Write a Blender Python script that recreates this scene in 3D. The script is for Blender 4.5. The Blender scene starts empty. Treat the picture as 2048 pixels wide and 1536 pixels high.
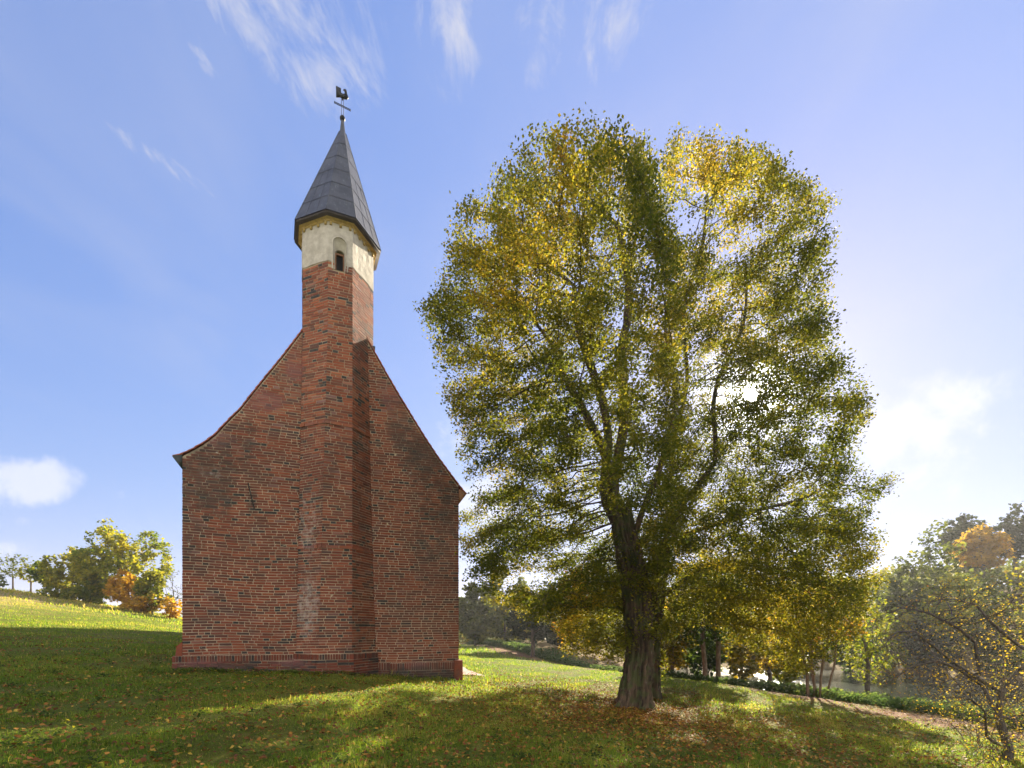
import bpy, bmesh, math, random
import numpy as np
from mathutils import Vector
R = math.radians
random.seed(7)
rng = np.random.default_rng(7)
C = bpy.context.scene
COL = C.collection

# ------------------------------------------------------------------ camera, sun, sky, exposure
FPX, CXP, YH, CZ = 1000.0, 1024.0, 1255.0, 1.7      # focal length / horizon row in photo pixels, eye height
cam_d = bpy.data.cameras.new('camera')
cam_d.sensor_width = 36.0
cam_d.lens = 36.0 * FPX / 2048.0
cam_d.shift_y = (YH - 768.0) / 2048.0
cam_d.clip_start = 0.05
cam_d.clip_end = 4000.0
cam = bpy.data.objects.new('camera', cam_d)
cam.location = (0, 0, CZ)
cam.rotation_euler = (R(90), 0, 0)
COL.objects.link(cam)
C.camera = cam

SUN_AZ, SUN_EL = R(25.7), R(22.6)
SUN_DIR = Vector((math.sin(SUN_AZ) * math.cos(SUN_EL), math.cos(SUN_AZ) * math.cos(SUN_EL), math.sin(SUN_EL)))
sun_d = bpy.data.lights.new('sun', 'SUN')
sun_d.energy = 5.0
sun_d.angle = R(0.53)
sun_d.color = (1.0, 0.87, 0.66)
sun = bpy.data.objects.new('sun', sun_d)
sun.rotation_euler = SUN_DIR.to_track_quat('Z', 'Y').to_euler()
COL.objects.link(sun)

C.view_settings.view_transform = 'Standard'
C.view_settings.look = 'None'
C.view_settings.exposure = 2.02
C.view_settings.gamma = 1.0
C.render.engine = 'CYCLES'
C.cycles.use_denoising = True
C.cycles.max_bounces = 8
C.cycles.diffuse_bounces = 4
C.cycles.transmission_bounces = 6
C.cycles.transparent_max_bounces = 6
C.cycles.volume_bounces = 0
C.cycles.sample_clamp_indirect = 6.0
C.cycles.caustics_reflective = False
C.cycles.caustics_refractive = False


class NT:
    """small helper for writing node trees"""
    def __init__(s, tree):
        s.t = tree
        s.n = tree.nodes
        s.l = tree.links
    def new(s, typ, **kw):
        n = s.n.new(typ)
        for k, v in kw.items():
            setattr(n, k, v)
        return n
    def put(s, sock, v):
        if isinstance(v, bpy.types.NodeSocket):
            s.l.new(v, sock)
        elif v is not None:
            if hasattr(sock, 'default_value') and not isinstance(v, (int, float)) and len(v) == 3 and sock.type == 'RGBA':
                v = (*v, 1.0)
            sock.default_value = v
    def math(s, op, a, b=None, c=None, clamp=False):
        n = s.new('ShaderNodeMath', operation=op, use_clamp=clamp)
        s.put(n.inputs[0], a)
        if b is not None: s.put(n.inputs[1], b)
        if c is not None: s.put(n.inputs[2], c)
        return n.outputs[0]
    def vec(s, op, a, b=None):
        n = s.new('ShaderNodeVectorMath', operation=op)
        s.put(n.inputs[0], a)
        if b is not None: s.put(n.inputs[1], b)
        return n.outputs['Value'] if op in ('LENGTH', 'DOT_PRODUCT', 'DISTANCE') else n.outputs[0]
    def mix(s, f, a, b, blend='MIX'):
        n = s.new('ShaderNodeMix', data_type='RGBA', blend_type=blend)
        s.put(n.inputs['Factor'], f)
        s.put(n.inputs[6], a)
        s.put(n.inputs[7], b)
        return n.outputs[2]
    def noise(s, vec, scale, detail=4.0, rough=0.55, dist=0.0):
        n = s.new('ShaderNodeTexNoise')
        s.put(n.inputs['Vector'], vec)
        n.inputs['Scale'].default_value = scale
        n.inputs['Detail'].default_value = detail
        n.inputs['Roughness'].default_value = rough
        n.inputs['Distortion'].default_value = dist
        return n.outputs['Fac']
    def ramp(s, f, stops, interp='LINEAR'):
        n = s.new('ShaderNodeValToRGB')
        n.color_ramp.interpolation = interp
        e = n.color_ramp.elements
        while len(e) > len(stops): e.remove(e[-1])
        while len(e) < len(stops): e.new(0.5)
        for el, (p, c) in zip(e, stops):
            el.position = p
            el.color = (*c, 1.0) if len(c) == 3 else c
        s.put(n.inputs[0], f)
        return n.outputs[0]
    def smooth(s, v, lo, hi, a=0.0, b=1.0):
        n = s.new('ShaderNodeMapRange', interpolation_type='SMOOTHSTEP')
        s.put(n.inputs[0], v)
        for i, q in enumerate((lo, hi, a, b)): n.inputs[i + 1].default_value = q
        return n.outputs[0]
    def scalevec(s, vec, sc):
        n = s.new('ShaderNodeMapping')
        n.inputs['Scale'].default_value = sc
        s.put(n.inputs['Vector'], vec)
        return n.outputs[0]
    def attr(s, name):
        return s.new('ShaderNodeAttribute', attribute_name=name).outputs['Fac']
    def pos(s):
        return s.new('ShaderNodeNewGeometry').outputs['Position']


def build_world():
    w = bpy.data.worlds.new('World')
    C.world = w
    w.use_nodes = True
    t = NT(w.node_tree)
    t.n.clear()
    out = t.new('ShaderNodeOutputWorld')
    bg = t.new('ShaderNodeBackground')
    t.l.new(bg.outputs[0], out.inputs[0])
    sky = t.new('ShaderNodeTexSky', sky_type='NISHITA', sun_disc=False)
    sky.sun_elevation = SUN_EL
    sky.sun_rotation = SUN_AZ
    sky.altitude = 400.0
    sky.air_density = 1.0
    sky.dust_density = 0.3
    sky.ozone_density = 3.0
    d = t.vec('NORMALIZE', t.new('ShaderNodeTexCoord').outputs['Generated'])
    sx = t.new('ShaderNodeSeparateXYZ')
    t.l.new(d, sx.inputs[0])
    x, y, z = sx.outputs
    # a gentler, bluer rendition of the same sky
    hsv = t.new('ShaderNodeHueSaturation')
    hsv.inputs['Hue'].default_value = 0.5
    hsv.inputs['Saturation'].default_value = SKY_SAT
    gm = t.new('ShaderNodeGamma')
    gm.inputs[1].default_value = SKY_GAMMA
    t.l.new(sky.outputs[0], gm.inputs[0])
    t.l.new(gm.outputs[0], hsv.inputs['Color'])
    col = t.mix(1.0, hsv.outputs[0], SKY_TINT, 'MULTIPLY')
    # keep the brightest part of the sky below burning out
    col = t.vec('DIVIDE', col, t.pw(t.vec('ADD', (1, 1, 1), t.vec('MULTIPLY', t.pw(t.vec('DIVIDE', col, SKY_CAP), 3.0), (1, 1, 1))), 1 / 3.0))
    # bright air round the sun
    sd = t.new('ShaderNodeCombineXYZ')
    for i in range(3): sd.inputs[i].default_value = SUN_DIR[i]
    ang = t.math('ARCCOSINE', t.math('MINIMUM', t.vec('DOT_PRODUCT', d, sd.outputs[0]), 0.999999))
    a1 = t.math('MULTIPLY', t.math('EXPONENT', t.math('MULTIPLY', ang, -1.0 / R(1.1))), AUREOLE[0])
    a2 = t.math('MULTIPLY', t.math('EXPONENT', t.math('MULTIPLY', ang, -1.0 / R(26.0))), AUREOLE[1])
    au = t.math('ADD', a1, a2)
    col = t.mix(1.0, col, t.vec('MULTIPLY', (1.0, 0.97, 0.9), t.comb(au)), 'ADD')
    # ---- high thin clouds on a flat layer
    zz = t.math('MAXIMUM', z, 0.05)
    cu, cv = t.math('DIVIDE', x, zz), t.math('DIVIDE', y, zz)
    cp = t.new('ShaderNodeCombineXYZ')
    t.put(cp.inputs[0], cu); t.put(cp.inputs[1], cv)
    plane = cp.outputs[0]
    # warp
    st = t.scalevec(plane, (4.2, 1.7, 1.0))
    wisps = t.noise(st, 2.6, 9.0, 0.68, 1.6)
    fine = t.noise(t.scalevec(plane, (20, 5, 1)), 2.0, 5.0, 0.65, 0.4)
    total = None
    for (px, py, rx, ry, s, rot) in CIRRUS:
        dz = (YH - py) / FPX
        mx, my = (px - CXP) / FPX / dz, 1.0 / dz
        mp = t.new('ShaderNodeMapping', vector_type='TEXTURE')
        mp.inputs['Location'].default_value = (mx, my, 0)
        mp.inputs['Rotation'].default_value = (0, 0, R(rot))
        mp.inputs['Scale'].default_value = (rx, ry, 1)
        t.put(mp.inputs['Vector'], plane)
        m = t.smooth(t.vec('LENGTH', mp.outputs[0]), 1.0, 0.0, 0.0, s)
        total = m if total is None else t.math('MAXIMUM', total, m)
    wf = t.math('ADD', t.math('MULTIPLY', wisps, 0.75), t.math('MULTIPLY', fine, 0.35))
    dens = t.math('MULTIPLY', t.smooth(t.math('ADD', wf, t.math('MULTIPLY', total, 0.22)), 0.55, 0.98), t.smooth(total, 0.0, 0.35))
    above = t.smooth(z, 0.1, 0.3)
    dens = t.math('MULTIPLY', dens, above, clamp=True)
    veil = t.math('MULTIPLY', t.smooth(t.noise(t.scalevec(plane, (1.5, 0.7, 1)), 1.3, 4.0, 0.5, 0.5), 0.4, 0.8), t.math('MULTIPLY', t.smooth(z, 0.25, 0.6), 0.30))
    dens = t.math('MAXIMUM', dens, veil)
    col = t.mix(t.math('MULTIPLY', dens, 0.8), col, CLOUD)
    # ---- low heaped clouds
    az, el = t.math('ARCTAN2', x, y), t.math('ARCSINE', z)
    n1 = t.noise(d, 11.0, 8.0, 0.58, 0.3)
    tot2 = None
    for (px, py, wx, wy, s) in CUMULUS:
        k = (px - CXP) / FPX
        a0 = math.atan(k)
        e0 = math.atan((YH - py) / FPX / math.hypot(1, k))
        ru = t.math('MULTIPLY', t.math('SUBTRACT', az, a0), FPX / (wx * math.cos(a0) ** 2))
        rv = t.math('MULTIPLY', t.math('SUBTRACT', el, e0), FPX / (wy * math.cos(a0)))
        rr = t.math('SQRT', t.math('ADD', t.math('MULTIPLY', ru, ru), t.math('MULTIPLY', rv, rv)))
        m = t.smooth(rr, 1.15, 0.1, 0.0, s)
        tot2 = m if tot2 is None else t.math('MAXIMUM', tot2, m)
    d2 = t.smooth(t.math('ADD', t.math('MULTIPLY', n1, 1.9), t.math('MULTIPLY', tot2, 0.5)), 1.10, 1.55)
    d2 = t.math('MULTIPLY', d2, t.smooth(tot2, 0.0, 0.3), clamp=True)
    shade = t.noise(d, 14.0, 4.0, 0.5)
    ccol = t.mix(shade, CLOUD_LOW, CLOUD)
    col = t.mix(t.math('MULTIPLY', d2, 0.92), col, t.mix(1.0, t.mix(1.0, col, (.35, .35, .35), 'MULTIPLY'), ccol, 'ADD'))
    # unseen bright cloud banks added behind the viewer to fill the shaded sides
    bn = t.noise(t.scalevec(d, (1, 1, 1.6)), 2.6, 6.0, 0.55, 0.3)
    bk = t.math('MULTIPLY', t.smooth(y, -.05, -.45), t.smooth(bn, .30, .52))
    col = t.mix(t.math('MULTIPLY', bk, t.smooth(z, -.02, .06)), col, FILL_CLOUD)
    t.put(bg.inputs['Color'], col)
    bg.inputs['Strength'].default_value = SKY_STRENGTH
    w.cycles.sampling_method = 'MANUAL'
    w.cycles.sample_map_resolution = 1024


def _comb(s, v):
    n = s.new('ShaderNodeCombineXYZ')
    for i in range(3): s.put(n.inputs[i], v)
    return n.outputs[0]
NT.comb = _comb
def _pw(s, v, p):
    n = s.new('ShaderNodeVectorMath', operation='POWER')
    s.put(n.inputs[0], v); n.inputs[1].default_value = (p, p, p)
    return n.outputs[0]
NT.pw = _pw
SKY_CAP = (2.15, 2.4, 3.0)

SKY_STRENGTH = 0.10
SKY_SAT, SKY_GAMMA, SKY_TINT = 1.46, 0.54, (1.0, .86, 1.18)
AUREOLE = (80.0, 0.5)
CLOUD = (2.0, 1.98, 2.1)
CLOUD_LOW = (1.35, 1.38, 1.65)
FILL_CLOUD = (4.7, 4.4, 4.0)
CIRRUS = [(470, 10, .08, .16, .9, -14), (640, 165, .12, .11, .95, 40), (705, 115, .07, .12, .9, -20), (905, 50, .08, .17, 1.0, 8),
          (1235, 40, .08, .15, 1.0, 14), (400, 100, .03, .10, .6, 0), (335, 330, .05, .16, .85, -38), (1090, 50, .09, .16, .6, 0), (610, 10, .2, .2, .6, 0), (310, 215, .08, .1, .35, 20)]
CUMULUS = [(50, 962, 190, 80, 1.15), (215, 985, 60, 26, .5), (975, 1010, 130, 70, 1.35), (1810, 850, 230, 110, 1.2), (30, 1105, 130, 30, .45), (1740, 960, 240, 110, .7),
           (890, 890, 90, 80, .5), (70, 1042, 70, 20, .4), (1890, 830, 120, 40, .4)]
build_world()


# ------------------------------------------------------------------ object helpers
def tag(o, label=None, cat=None, group=None, kind=None):
    if label: o['label'] = label
    if cat: o['category'] = cat
    if group: o['group'] = group
    if kind: o['kind'] = kind
    return o

def empty(name, loc, **kw):
    o = bpy.data.objects.new(name, None)
    o.location = loc
    o.empty_display_size = 0.3
    COL.objects.link(o)
    return tag(o, **kw)

def link_mesh(name, me, mats, parent=None):
    o = bpy.data.objects.new(name, me)
    for m in (mats if isinstance(mats, (list, tuple)) else [mats]):
        me.materials.append(m)
    COL.objects.link(o)
    if parent is not None:
        o.parent = parent
        o.location = -Vector(parent.location)      # meshes are written in world coordinates; parents are unrotated top-level empties
        if parent.parent is not None or parent.type == 'MESH':
            o.location = (0, 0, 0)
    return o

def np_mesh(name, V, loops, starts, mats, parent=None, face_attrs=None, mat_idx=None, smooth=False):
    me = bpy.data.meshes.new(name)
    V = np.asarray(V, dtype=np.float32)
    me.vertices.add(len(V)); me.vertices.foreach_set('co', V.ravel())
    loops = np.asarray(loops, dtype=np.int32).ravel()
    starts = np.asarray(starts, dtype=np.int32)
    me.loops.add(len(loops)); me.loops.foreach_set('vertex_index', loops)
    me.polygons.add(len(starts)); me.polygons.foreach_set('loop_start', starts)
    if mat_idx is not None: me.polygons.foreach_set('material_index', np.asarray(mat_idx, dtype=np.int32))
    if smooth: me.polygons.foreach_set('use_smooth', np.ones(len(starts), dtype=bool))
    me.update(calc_edges=True)
    for k, a in (face_attrs or {}).items():
        at = me.attributes.new(k, 'FLOAT', 'FACE')
        at.data.foreach_set('value', np.asarray(a, dtype=np.float32))
    return link_mesh(name, me, mats, parent)

class MB:
    """collects polygons of one mesh in plain python"""
    def __init__(s): s.v, s.f, s.m, s.a = [], [], [], []
    def face(s, pts, m=0, a=0.0):
        i = len(s.v)
        s.v.extend([tuple(p) for p in pts])
        s.f.append(list(range(i, i + len(pts)))); s.m.append(m); s.a.append(a)
    def prism(s, poly, z0, z1, m=0, a=0.0, top=True, bot=True, poly1=None):
        poly1 = poly1 or poly
        n = len(poly)
        lo = [(p[0], p[1], z0) for p in poly]; hi = [(p[0], p[1], z1) for p in poly1]
        for i in range(n):
            j = (i + 1) % n
            s.face([lo[i], lo[j], hi[j], hi[i]], m, a)
        if top: s.face(hi, m, a)
        if bot: s.face(lo[::-1], m, a)
    def box6(s, o, ax, ay, az, m=0, a=0.0):
        """box from corner o with edge vectors"""
        o, ax, ay, az = map(Vector, (o, ax, ay, az))
        c = [o, o + ax, o + ax + ay, o + ay]
        d = [q + az for q in c]
        s.face(c[::-1], m, a); s.face(d, m, a)
        for i in range(4):
            j = (i + 1) % 4
            s.face([c[i], c[j], d[j], d[i]], m, a)
    def tube(s, pts, rad, k=8, m=0, a=0.0, cap=True):
        pts = [Vector(p) for p in pts]
        if not isinstance(rad, (list, tuple)): rad = [rad] * len(pts)
        rings = []
        for i, p in enumerate(pts):
            dr = (pts[min(i + 1, len(pts) - 1)] - pts[max(i - 1, 0)]).normalized()
            up = Vector((0, 0, 1)) if abs(dr.z) < 0.9 else Vector((1, 0, 0))
            e1 = dr.cross(up).normalized(); e2 = dr.cross(e1)
            rings.append([p + rad[i] * (math.cos(2 * math.pi * j / k) * e1 + math.sin(2 * math.pi * j / k) * e2) for j in range(k)])
        for i in range(len(pts) - 1):
            for j in range(k):
                q = (j + 1) % k
                s.face([rings[i][j], rings[i + 1][j], rings[i + 1][q], rings[i][q]], m, a)
        if cap:
            s.face(rings[0], m, a); s.face(rings[-1][::-1], m, a)
    def build(s, name, mats, parent=None, smooth=False, recalc=False):
        lens = [len(f) for f in s.f]
        starts = np.concatenate([[0], np.cumsum(lens)[:-1]])
        o = np_mesh(name, s.v, [i for f in s.f for i in f], starts, mats, parent, {'bc': s.a}, s.m, smooth)
        if recalc:
            bm = bmesh.new(); bm.from_mesh(o.data)
            bmesh.ops.remove_doubles(bm, verts=bm.verts, dist=1e-5)
            bmesh.ops.recalc_face_normals(bm, faces=bm.faces)
            bm.to_mesh(o.data); bm.free()
        return o

def at(px, py, Y):
    return Vector(((px - CXP) / FPX * Y, Y, CZ + (YH - py) / FPX * Y))

# ------------------------------------------------------------------ materials
def new_mat(name):
    m = bpy.data.materials.new(name)
    m.use_nodes = True
    t = NT(m.node_tree)
    p = t.n['Principled BSDF']
    t.out = t.n['Material Output']
    t.p = p
    return m, t

def bump(t, h, strength, dist):
    b = t.new('ShaderNodeBump')
    b.inputs['Strength'].default_value = strength
    b.inputs['Distance'].default_value = dist
    t.put(b.inputs['Height'], h)
    t.l.new(b.outputs[0], t.p.inputs['Normal'])
    return b.outputs[0]

def blob(t, pos, c, rad):
    """soft ellipsoid round a place on the building, 1 inside"""
    mp = t.new('ShaderNodeMapping', vector_type='TEXTURE')
    mp.inputs['Location'].default_value = c
    mp.inputs['Scale'].default_value = rad
    t.put(mp.inputs['Vector'], pos)
    return t.smooth(t.vec('LENGTH', mp.outputs[0]), 1.0, 0.25)

STAINS_DARK, STAINS_WHITE, STAINS_PURPLE = [], [], []

def brick_mats():
    m, t = new_mat('old_brick')
    r = t.attr('bc')
    pos = t.pos()
    base = t.ramp(r, [(0.0, (.022, .026, .028)), (.075, (.035, .036, .040)), (.10, (.10, .045, .036)), (.30, (.18, .050, .026)), (.55, (.25, .062, .028)),
                      (.78, (.33, .085, .035)), (.93, (.37, .13, .06)), (1.0, (.25, .13, .12))])
    grime = t.noise(pos, 1.3, 6.0, 0.6)
    fine = t.noise(pos, 26.0, 4.0, 0.7)
    c = t.mix(t.math('MULTIPLY', t.smooth(fine, 0.35, 0.75), 0.5), base, t.mix(0.5, base, (.10, .07, .055)))
    c = t.mix(t.math('MULTIPLY', t.smooth(grime, 0.48, 0.72), 0.55), c, (.085, .055, .042))
    big = t.noise(pos, .55, 4.0, 0.6)
    c = t.mix(t.math('MULTIPLY', t.smooth(big, 0.5, 0.68), 0.45), c, (.15, .075, .060))
    sz = t.new('ShaderNodeSeparateXYZ'); t.l.new(pos, sz.inputs[0])
    old = t.smooth(t.math('ADD', sz.outputs[2], t.math('MULTIPLY', grime, 2.4)), 9.6, 7.6)
    c = t.mix(old, c, t.mix(1.0, c, (.66, .57, .55), 'MULTIPLY'))
    c, dark = stain(t, c, pos)
    t.put(t.p.inputs['Base Color'], c)
    t.p.inputs['Roughness'].default_value = 0.85
    bump(t, t.noise(pos, 60.0, 4.0, 0.7), 0.6, 0.006)
    m2, t = new_mat('lime_mortar')
    pos = t.pos()
    c = t.mix(t.noise(pos, 5.0, 5.0, 0.6), (.30, .235, .155), (.56, .46, .33))
    c = t.mix(t.math('MULTIPLY', t.smooth(t.noise(pos, .8, 5.0, .6), .42, .62), .55), c, (.20, .15, .10))
    c, dark = stain(t, c, pos)
    t.put(t.p.inputs['Base Color'], c)
    t.p.inputs['Roughness'].default_value = 0.95
    bump(t, t.noise(pos, 90.0, 3.0, 0.7), 0.5, 0.004)
    return m, m2

def stain(t, c, pos):
    n = t.noise(pos, 3.2, 7.0, 0.68)
    def group(lst):
        tot = None
        for cc, rad, s in lst:
            b = t.math('MULTIPLY', blob(t, pos, cc, rad), s)
            tot = b if tot is None else t.math('MAXIMUM', tot, b)
        return tot
    if STAINS_PURPLE:
        g = group(STAINS_PURPLE)
        k = t.smooth(t.math('ADD', t.math('MULTIPLY', n, 0.8), t.math('MULTIPLY', g, 0.5)), 0.62, 0.95)
        c = t.mix(t.math('MULTIPLY', k, 0.6), c, (.21, .085, .085))
    g = group(STAINS_DARK)
    k = t.smooth(t.math('ADD', t.math('MULTIPLY', n, 1.15), t.math('MULTIPLY', g, 0.4)), 0.70, 1.02)
    k = t.math('MULTIPLY', k, t.smooth(g, 0.0, 0.5))
    c = t.mix(t.math('MULTIPLY', k, 0.58), c, (.038, .036, .030))
    g = group(STAINS_WHITE)
    n2 = t.noise(pos, 9.0, 6.0, 0.7)
    k = t.smooth(t.math('ADD', t.math('MULTIPLY', n2, 1.2), t.math('MULTIPLY', g, 0.4)), 0.72, 1.15)
    k = t.math('MULTIPLY', k, t.smooth(g, 0.0, 0.5))
    c = t.mix(t.math('MULTIPLY', k, 0.55), c, (.50, .46, .42))
    # specks of pale lichen
    sp = t.smooth(t.noise(pos, 14.0, 2.0, 0.5), 0.735, 0.77)
    c = t.mix(t.math('MULTIPLY', sp, 0.7), c, (.48, .46, .42))
    return c, g

def plain(name, col, rough=0.7, metal=0.0, var=0.25, scale=6.0, bmp=0.0, col2=None, bscale=30.0):
    m, t = new_mat(name)
    pos = t.pos()
    c2 = col2 or tuple(q * (1 - var) for q in col)
    n = t.noise(pos, scale, 6.0, 0.6)
    t.put(t.p.inputs['Base Color'], t.mix(t.smooth(n, 0.3, 0.7), col, c2))
    t.p.inputs['Roughness'].default_value = rough
    t.p.inputs['Metallic'].default_value = metal
    if bmp: bump(t, t.noise(pos, bscale, 5.0, 0.6), bmp, 0.02)
    return m

def leaf_mat(name, stops, trans=0.5, tboost=1.6, rough=0.6, spec=0.12):
    """thin leaves: reflect and let light through; colour per leaf from the attribute"""
    m, t = new_mat(name)
    c = t.ramp(t.attr('bc'), stops)
    t.put(t.p.inputs['Base Color'], c)
    t.p.inputs['Roughness'].default_value = rough
    t.p.inputs['Specular IOR Level'].default_value = spec
    tr = t.new('ShaderNodeBsdfTranslucent')
    bc = t.mix(1.0, c, (tboost, tboost * 0.98, tboost * 0.55), 'MULTIPLY')
    t.put(tr.inputs['Color'], bc)
    mx = t.new('ShaderNodeMixShader')
    mx.inputs[0].default_value = trans
    t.l.new(t.p.outputs[0], mx.inputs[1]); t.l.new(tr.outputs[0], mx.inputs[2])
    t.l.new(mx.outputs[0], t.out.inputs['Surface'])
    return m

def bark_mat(name, c1, c2, scale=6.0, moss=0.0):
    m, t = new_mat(name)
    pos = t.pos()
    n = t.noise(t.scalevec(pos, (1, 1, 0.16)), scale * 3, 6.0, 0.65, 0.4)
    c = t.mix(t.smooth(n, 0.35, 0.68), c1, c2)
    if moss:
        k = t.smooth(t.noise(pos, 2.8, 5.0, 0.65), 0.46, 0.60)
        c = t.mix(t.math('MULTIPLY', k, moss), c, (.055, .075, .018))
    t.put(t.p.inputs['Base Color'], c)
    t.p.inputs['Roughness'].default_value = 0.92
    bump(t, n, 1.0, 0.05)
    return m

# ------------------------------------------------------------------ terrain
CTRL = [  # x, y, height relative to the eye
    (0, 0, -1.7), (0, 6, -1.70), (-5, 4.9, -1.36), (5, 6, -2.05), (-8.6, 12.6, -1.12), (-5, 13.2, -1.27), (-1.65, 15.2, -1.66), (-4.5, 10, -1.45), (-12, 12, -.72),
    (0, 10.5, -1.82), (3.4, 13.6, -2.24), (4.6, 16, -2.28), (8.7, 8.5, -2.55), (14, 17, -3.0), (13.2, 21.4, -3.05), (11.5, 24, -2.95), (6.2, 29, -2.6), (-7, 65, -2.3),
    (1.5, 22, -2.1), (-2, 22, -1.78), (-3, 35, -1.9), (-10, -10, -1.0), (10, -10, -2.6), (-12, 25, -.9), (-18, 30, -.35), (-20, 20, .02),
    (-46, 45, 3.42), (-39.3, 45, 2.46), (-35, 45, 1.75), (-29.5, 45, .75), (-26, 45, .1), (-15, 45, -1.2), (-60, 40, 4.9), (-60, 15, 4.0), (-30, 12, 1.1), (-30, 30, 1.3), (-55, 62, 1.2), (-30, 62, -.8), (-70, 80, 0), (-40, 90, -2),
    (-20, 80, -2.2), (20, 40, -5.0), (24, 30, -5.0), (18, 29, -4.9), (14, 38, -4.9), (30, 24, -4.9), (20, 20, -3.7), (10, 50, -2.3), (5, 70, -1.8), (30, 60, -1.0), (50, 60, 3.2), (70, 60, 5.2), (58, 40, 2.0), (40, 48, -1.0), (45, 20, -3),
    (30, 5, -3.2), (20, 90, 0), (60, 95, 5), (0, 110, -1), (-100, 0, 5), (90, 0, -2), (0, -90, -1.5)]
_P = np.array(CTRL, dtype=float)
def _tps(d2):
    return np.where(d2 > 1e-9, 0.5 * d2 * np.log(np.maximum(d2, 1e-9)), 0.0)
_n = len(_P)
_K = _tps(((_P[:, None, :2] - _P[None, :, :2]) ** 2).sum(-1)) + np.eye(_n) * 0.5
_A = np.zeros((_n + 3, _n + 3))
_A[:_n, :_n] = _K
_A[:_n, _n:] = np.c_[np.ones(_n), _P[:, :2]]
_A[_n:, :_n] = _A[:_n, _n:].T
_W = np.linalg.solve(_A, np.r_[_P[:, 2], 0, 0, 0])

def bumps(x, y):
    return (0.030 * np.sin(1.9 * x + .7 * y + 1) * np.sin(1.3 * y - .5 * x) + 0.02 * np.sin(4.1 * x + 2.2 * y) * np.sin(3.3 * y - 1.7 * x + 2)
            + 0.06 * np.sin(.45 * x + .3) * np.sin(.38 * y + 1.2))

def ground(x, y):
    """ground height in world units (arrays or numbers)"""
    x = np.atleast_1d(np.asarray(x, dtype=float)); y = np.atleast_1d(np.asarray(y, dtype=float))
    r = np.hypot(x, y)
    s = np.where(r > 105, 105 / np.maximum(r, 1e-6), 1.0)
    xs, ys = x * s, y * s
    z = np.empty_like(xs)
    for i in range(0, len(xs), 20000):
        q = np.c_[xs[i:i + 20000], ys[i:i + 20000]]
        d2 = ((q[:, None, :] - _P[None, :, :2]) ** 2).sum(-1)
        z[i:i + 20000] = _tps(d2) @ _W[:_n] + _W[_n] + q @ _W[_n + 1:]
    z = np.clip(z, -6, 9)
    b = bumps(x, y) * np.clip(1.2 - r / 120, 0.2, 1)
    # mossy mound along the foot of the gable
    return z + b + CZ

def gz(x, y):
    return float(ground(x, y)[0])

BANK_Y = [0, 10, 17, 21.4, 24, 29, 45, 65, 120]
BANK_X = [16.5, 15, 13.9, 13.0, 11.4, 6.4, 0.2, -7, -20]
def bank_x(y): return np.interp(y, BANK_Y, BANK_X)

# ------------------------------------------------------------------ gable frame of the chapel
GA = R(19.5)
YL = 13.0
XL = (365 - CXP) / FPX * YL
U = Vector((math.cos(GA), math.sin(GA), 0)); N = Vector((math.sin(GA), -math.cos(GA), 0)); IN = -N
GO = Vector((XL, YL, 0))
def gab(px, py):
    k = (px - CXP) / FPX
    t = (k * YL - XL) / (U.x - k * U.y)
    Y = YL + t * U.y
    return t, CZ + (YH - py) / FPX * Y
def gp(t, z, out=0.0):
    return GO + U * t + N * out + Vector((0, 0, z))
WID = gab(917, 1200)[0]
verge_l = [gab(*p) for p in [(363.5, 907.5), (384, 898), (407, 885), (431, 867), (455, 841), (481, 815.6), (510, 778.6), (539, 743), (568, 707.7), (603.6, 661)]]
verge_r = [gab(*p) for p in [(747, 699.6), (771, 743), (797, 788), (822.7, 830), (848.5, 872), (874, 910.7), (900, 946), (917, 969)]]
sl = (verge_l[-1][1] - verge_l[-3][1]) / (verge_l[-1][0] - verge_l[-3][0])
sr = (verge_r[0][1] - verge_r[2][1]) / (verge_r[0][0] - verge_r[2][0])
ap_t = (verge_r[0][1] - verge_l[-1][1] + sl * verge_l[-1][0] - sr * verge_r[0][0]) / (sl - sr)
APEX = (ap_t, verge_l[-1][1] + sl * (ap_t - verge_l[-1][0]))
PROFILE = verge_l + [APEX] + verge_r
PT = np.array([p[0] for p in PROFILE]); PZ = np.array([p[1] for p in PROFILE])

# tower plan
TO = 13.58
F24 = R(24.0)
def pd(px, k): return Vector(((px - CXP) / FPX * TO * k, TO * k))
UP4 = [pd(606, 1.0225), pd(656, 1.0), pd(704.8, 1.0185), pd(746, 1.091)]
LO4 = [pd(592.5, 1.020), pd(637.5, .997), pd(704, 1.0165), pd(750.5, 1.076)]
def rotv(a): return Vector((math.cos(a), math.sin(a)))
sideL = (UP4[2] - UP4[1]).length
BACK4 = [UP4[3] + rotv(F24 + R(90)) * sideL]
BACK4.append(BACK4[0] + rotv(F24 + R(135)) * (UP4[3] - UP4[2]).length)
BACK4.append(BACK4[1] + rotv(F24 + R(180)) * sideL)
BACK4.append(UP4[0] + rotv(F24 + R(90)) * sideL)
UP8 = UP4 + BACK4
TC = sum(UP8, Vector((0, 0))) / 8
Z_TLO = CZ + (YH - 1300) / FPX * TO
Z_TUP = CZ + (YH - 640) / FPX * TO
Z_PLAS = CZ + .7345 * TO
Z_EAVE = CZ + .835 * 13.37
def tower_poly(z):
    f = min(max((z - Z_TLO) / (Z_TUP - Z_TLO), 0), 1)
    return [a.lerp(b, f) for a, b in zip(LO4, UP4)] + BACK4

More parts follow.
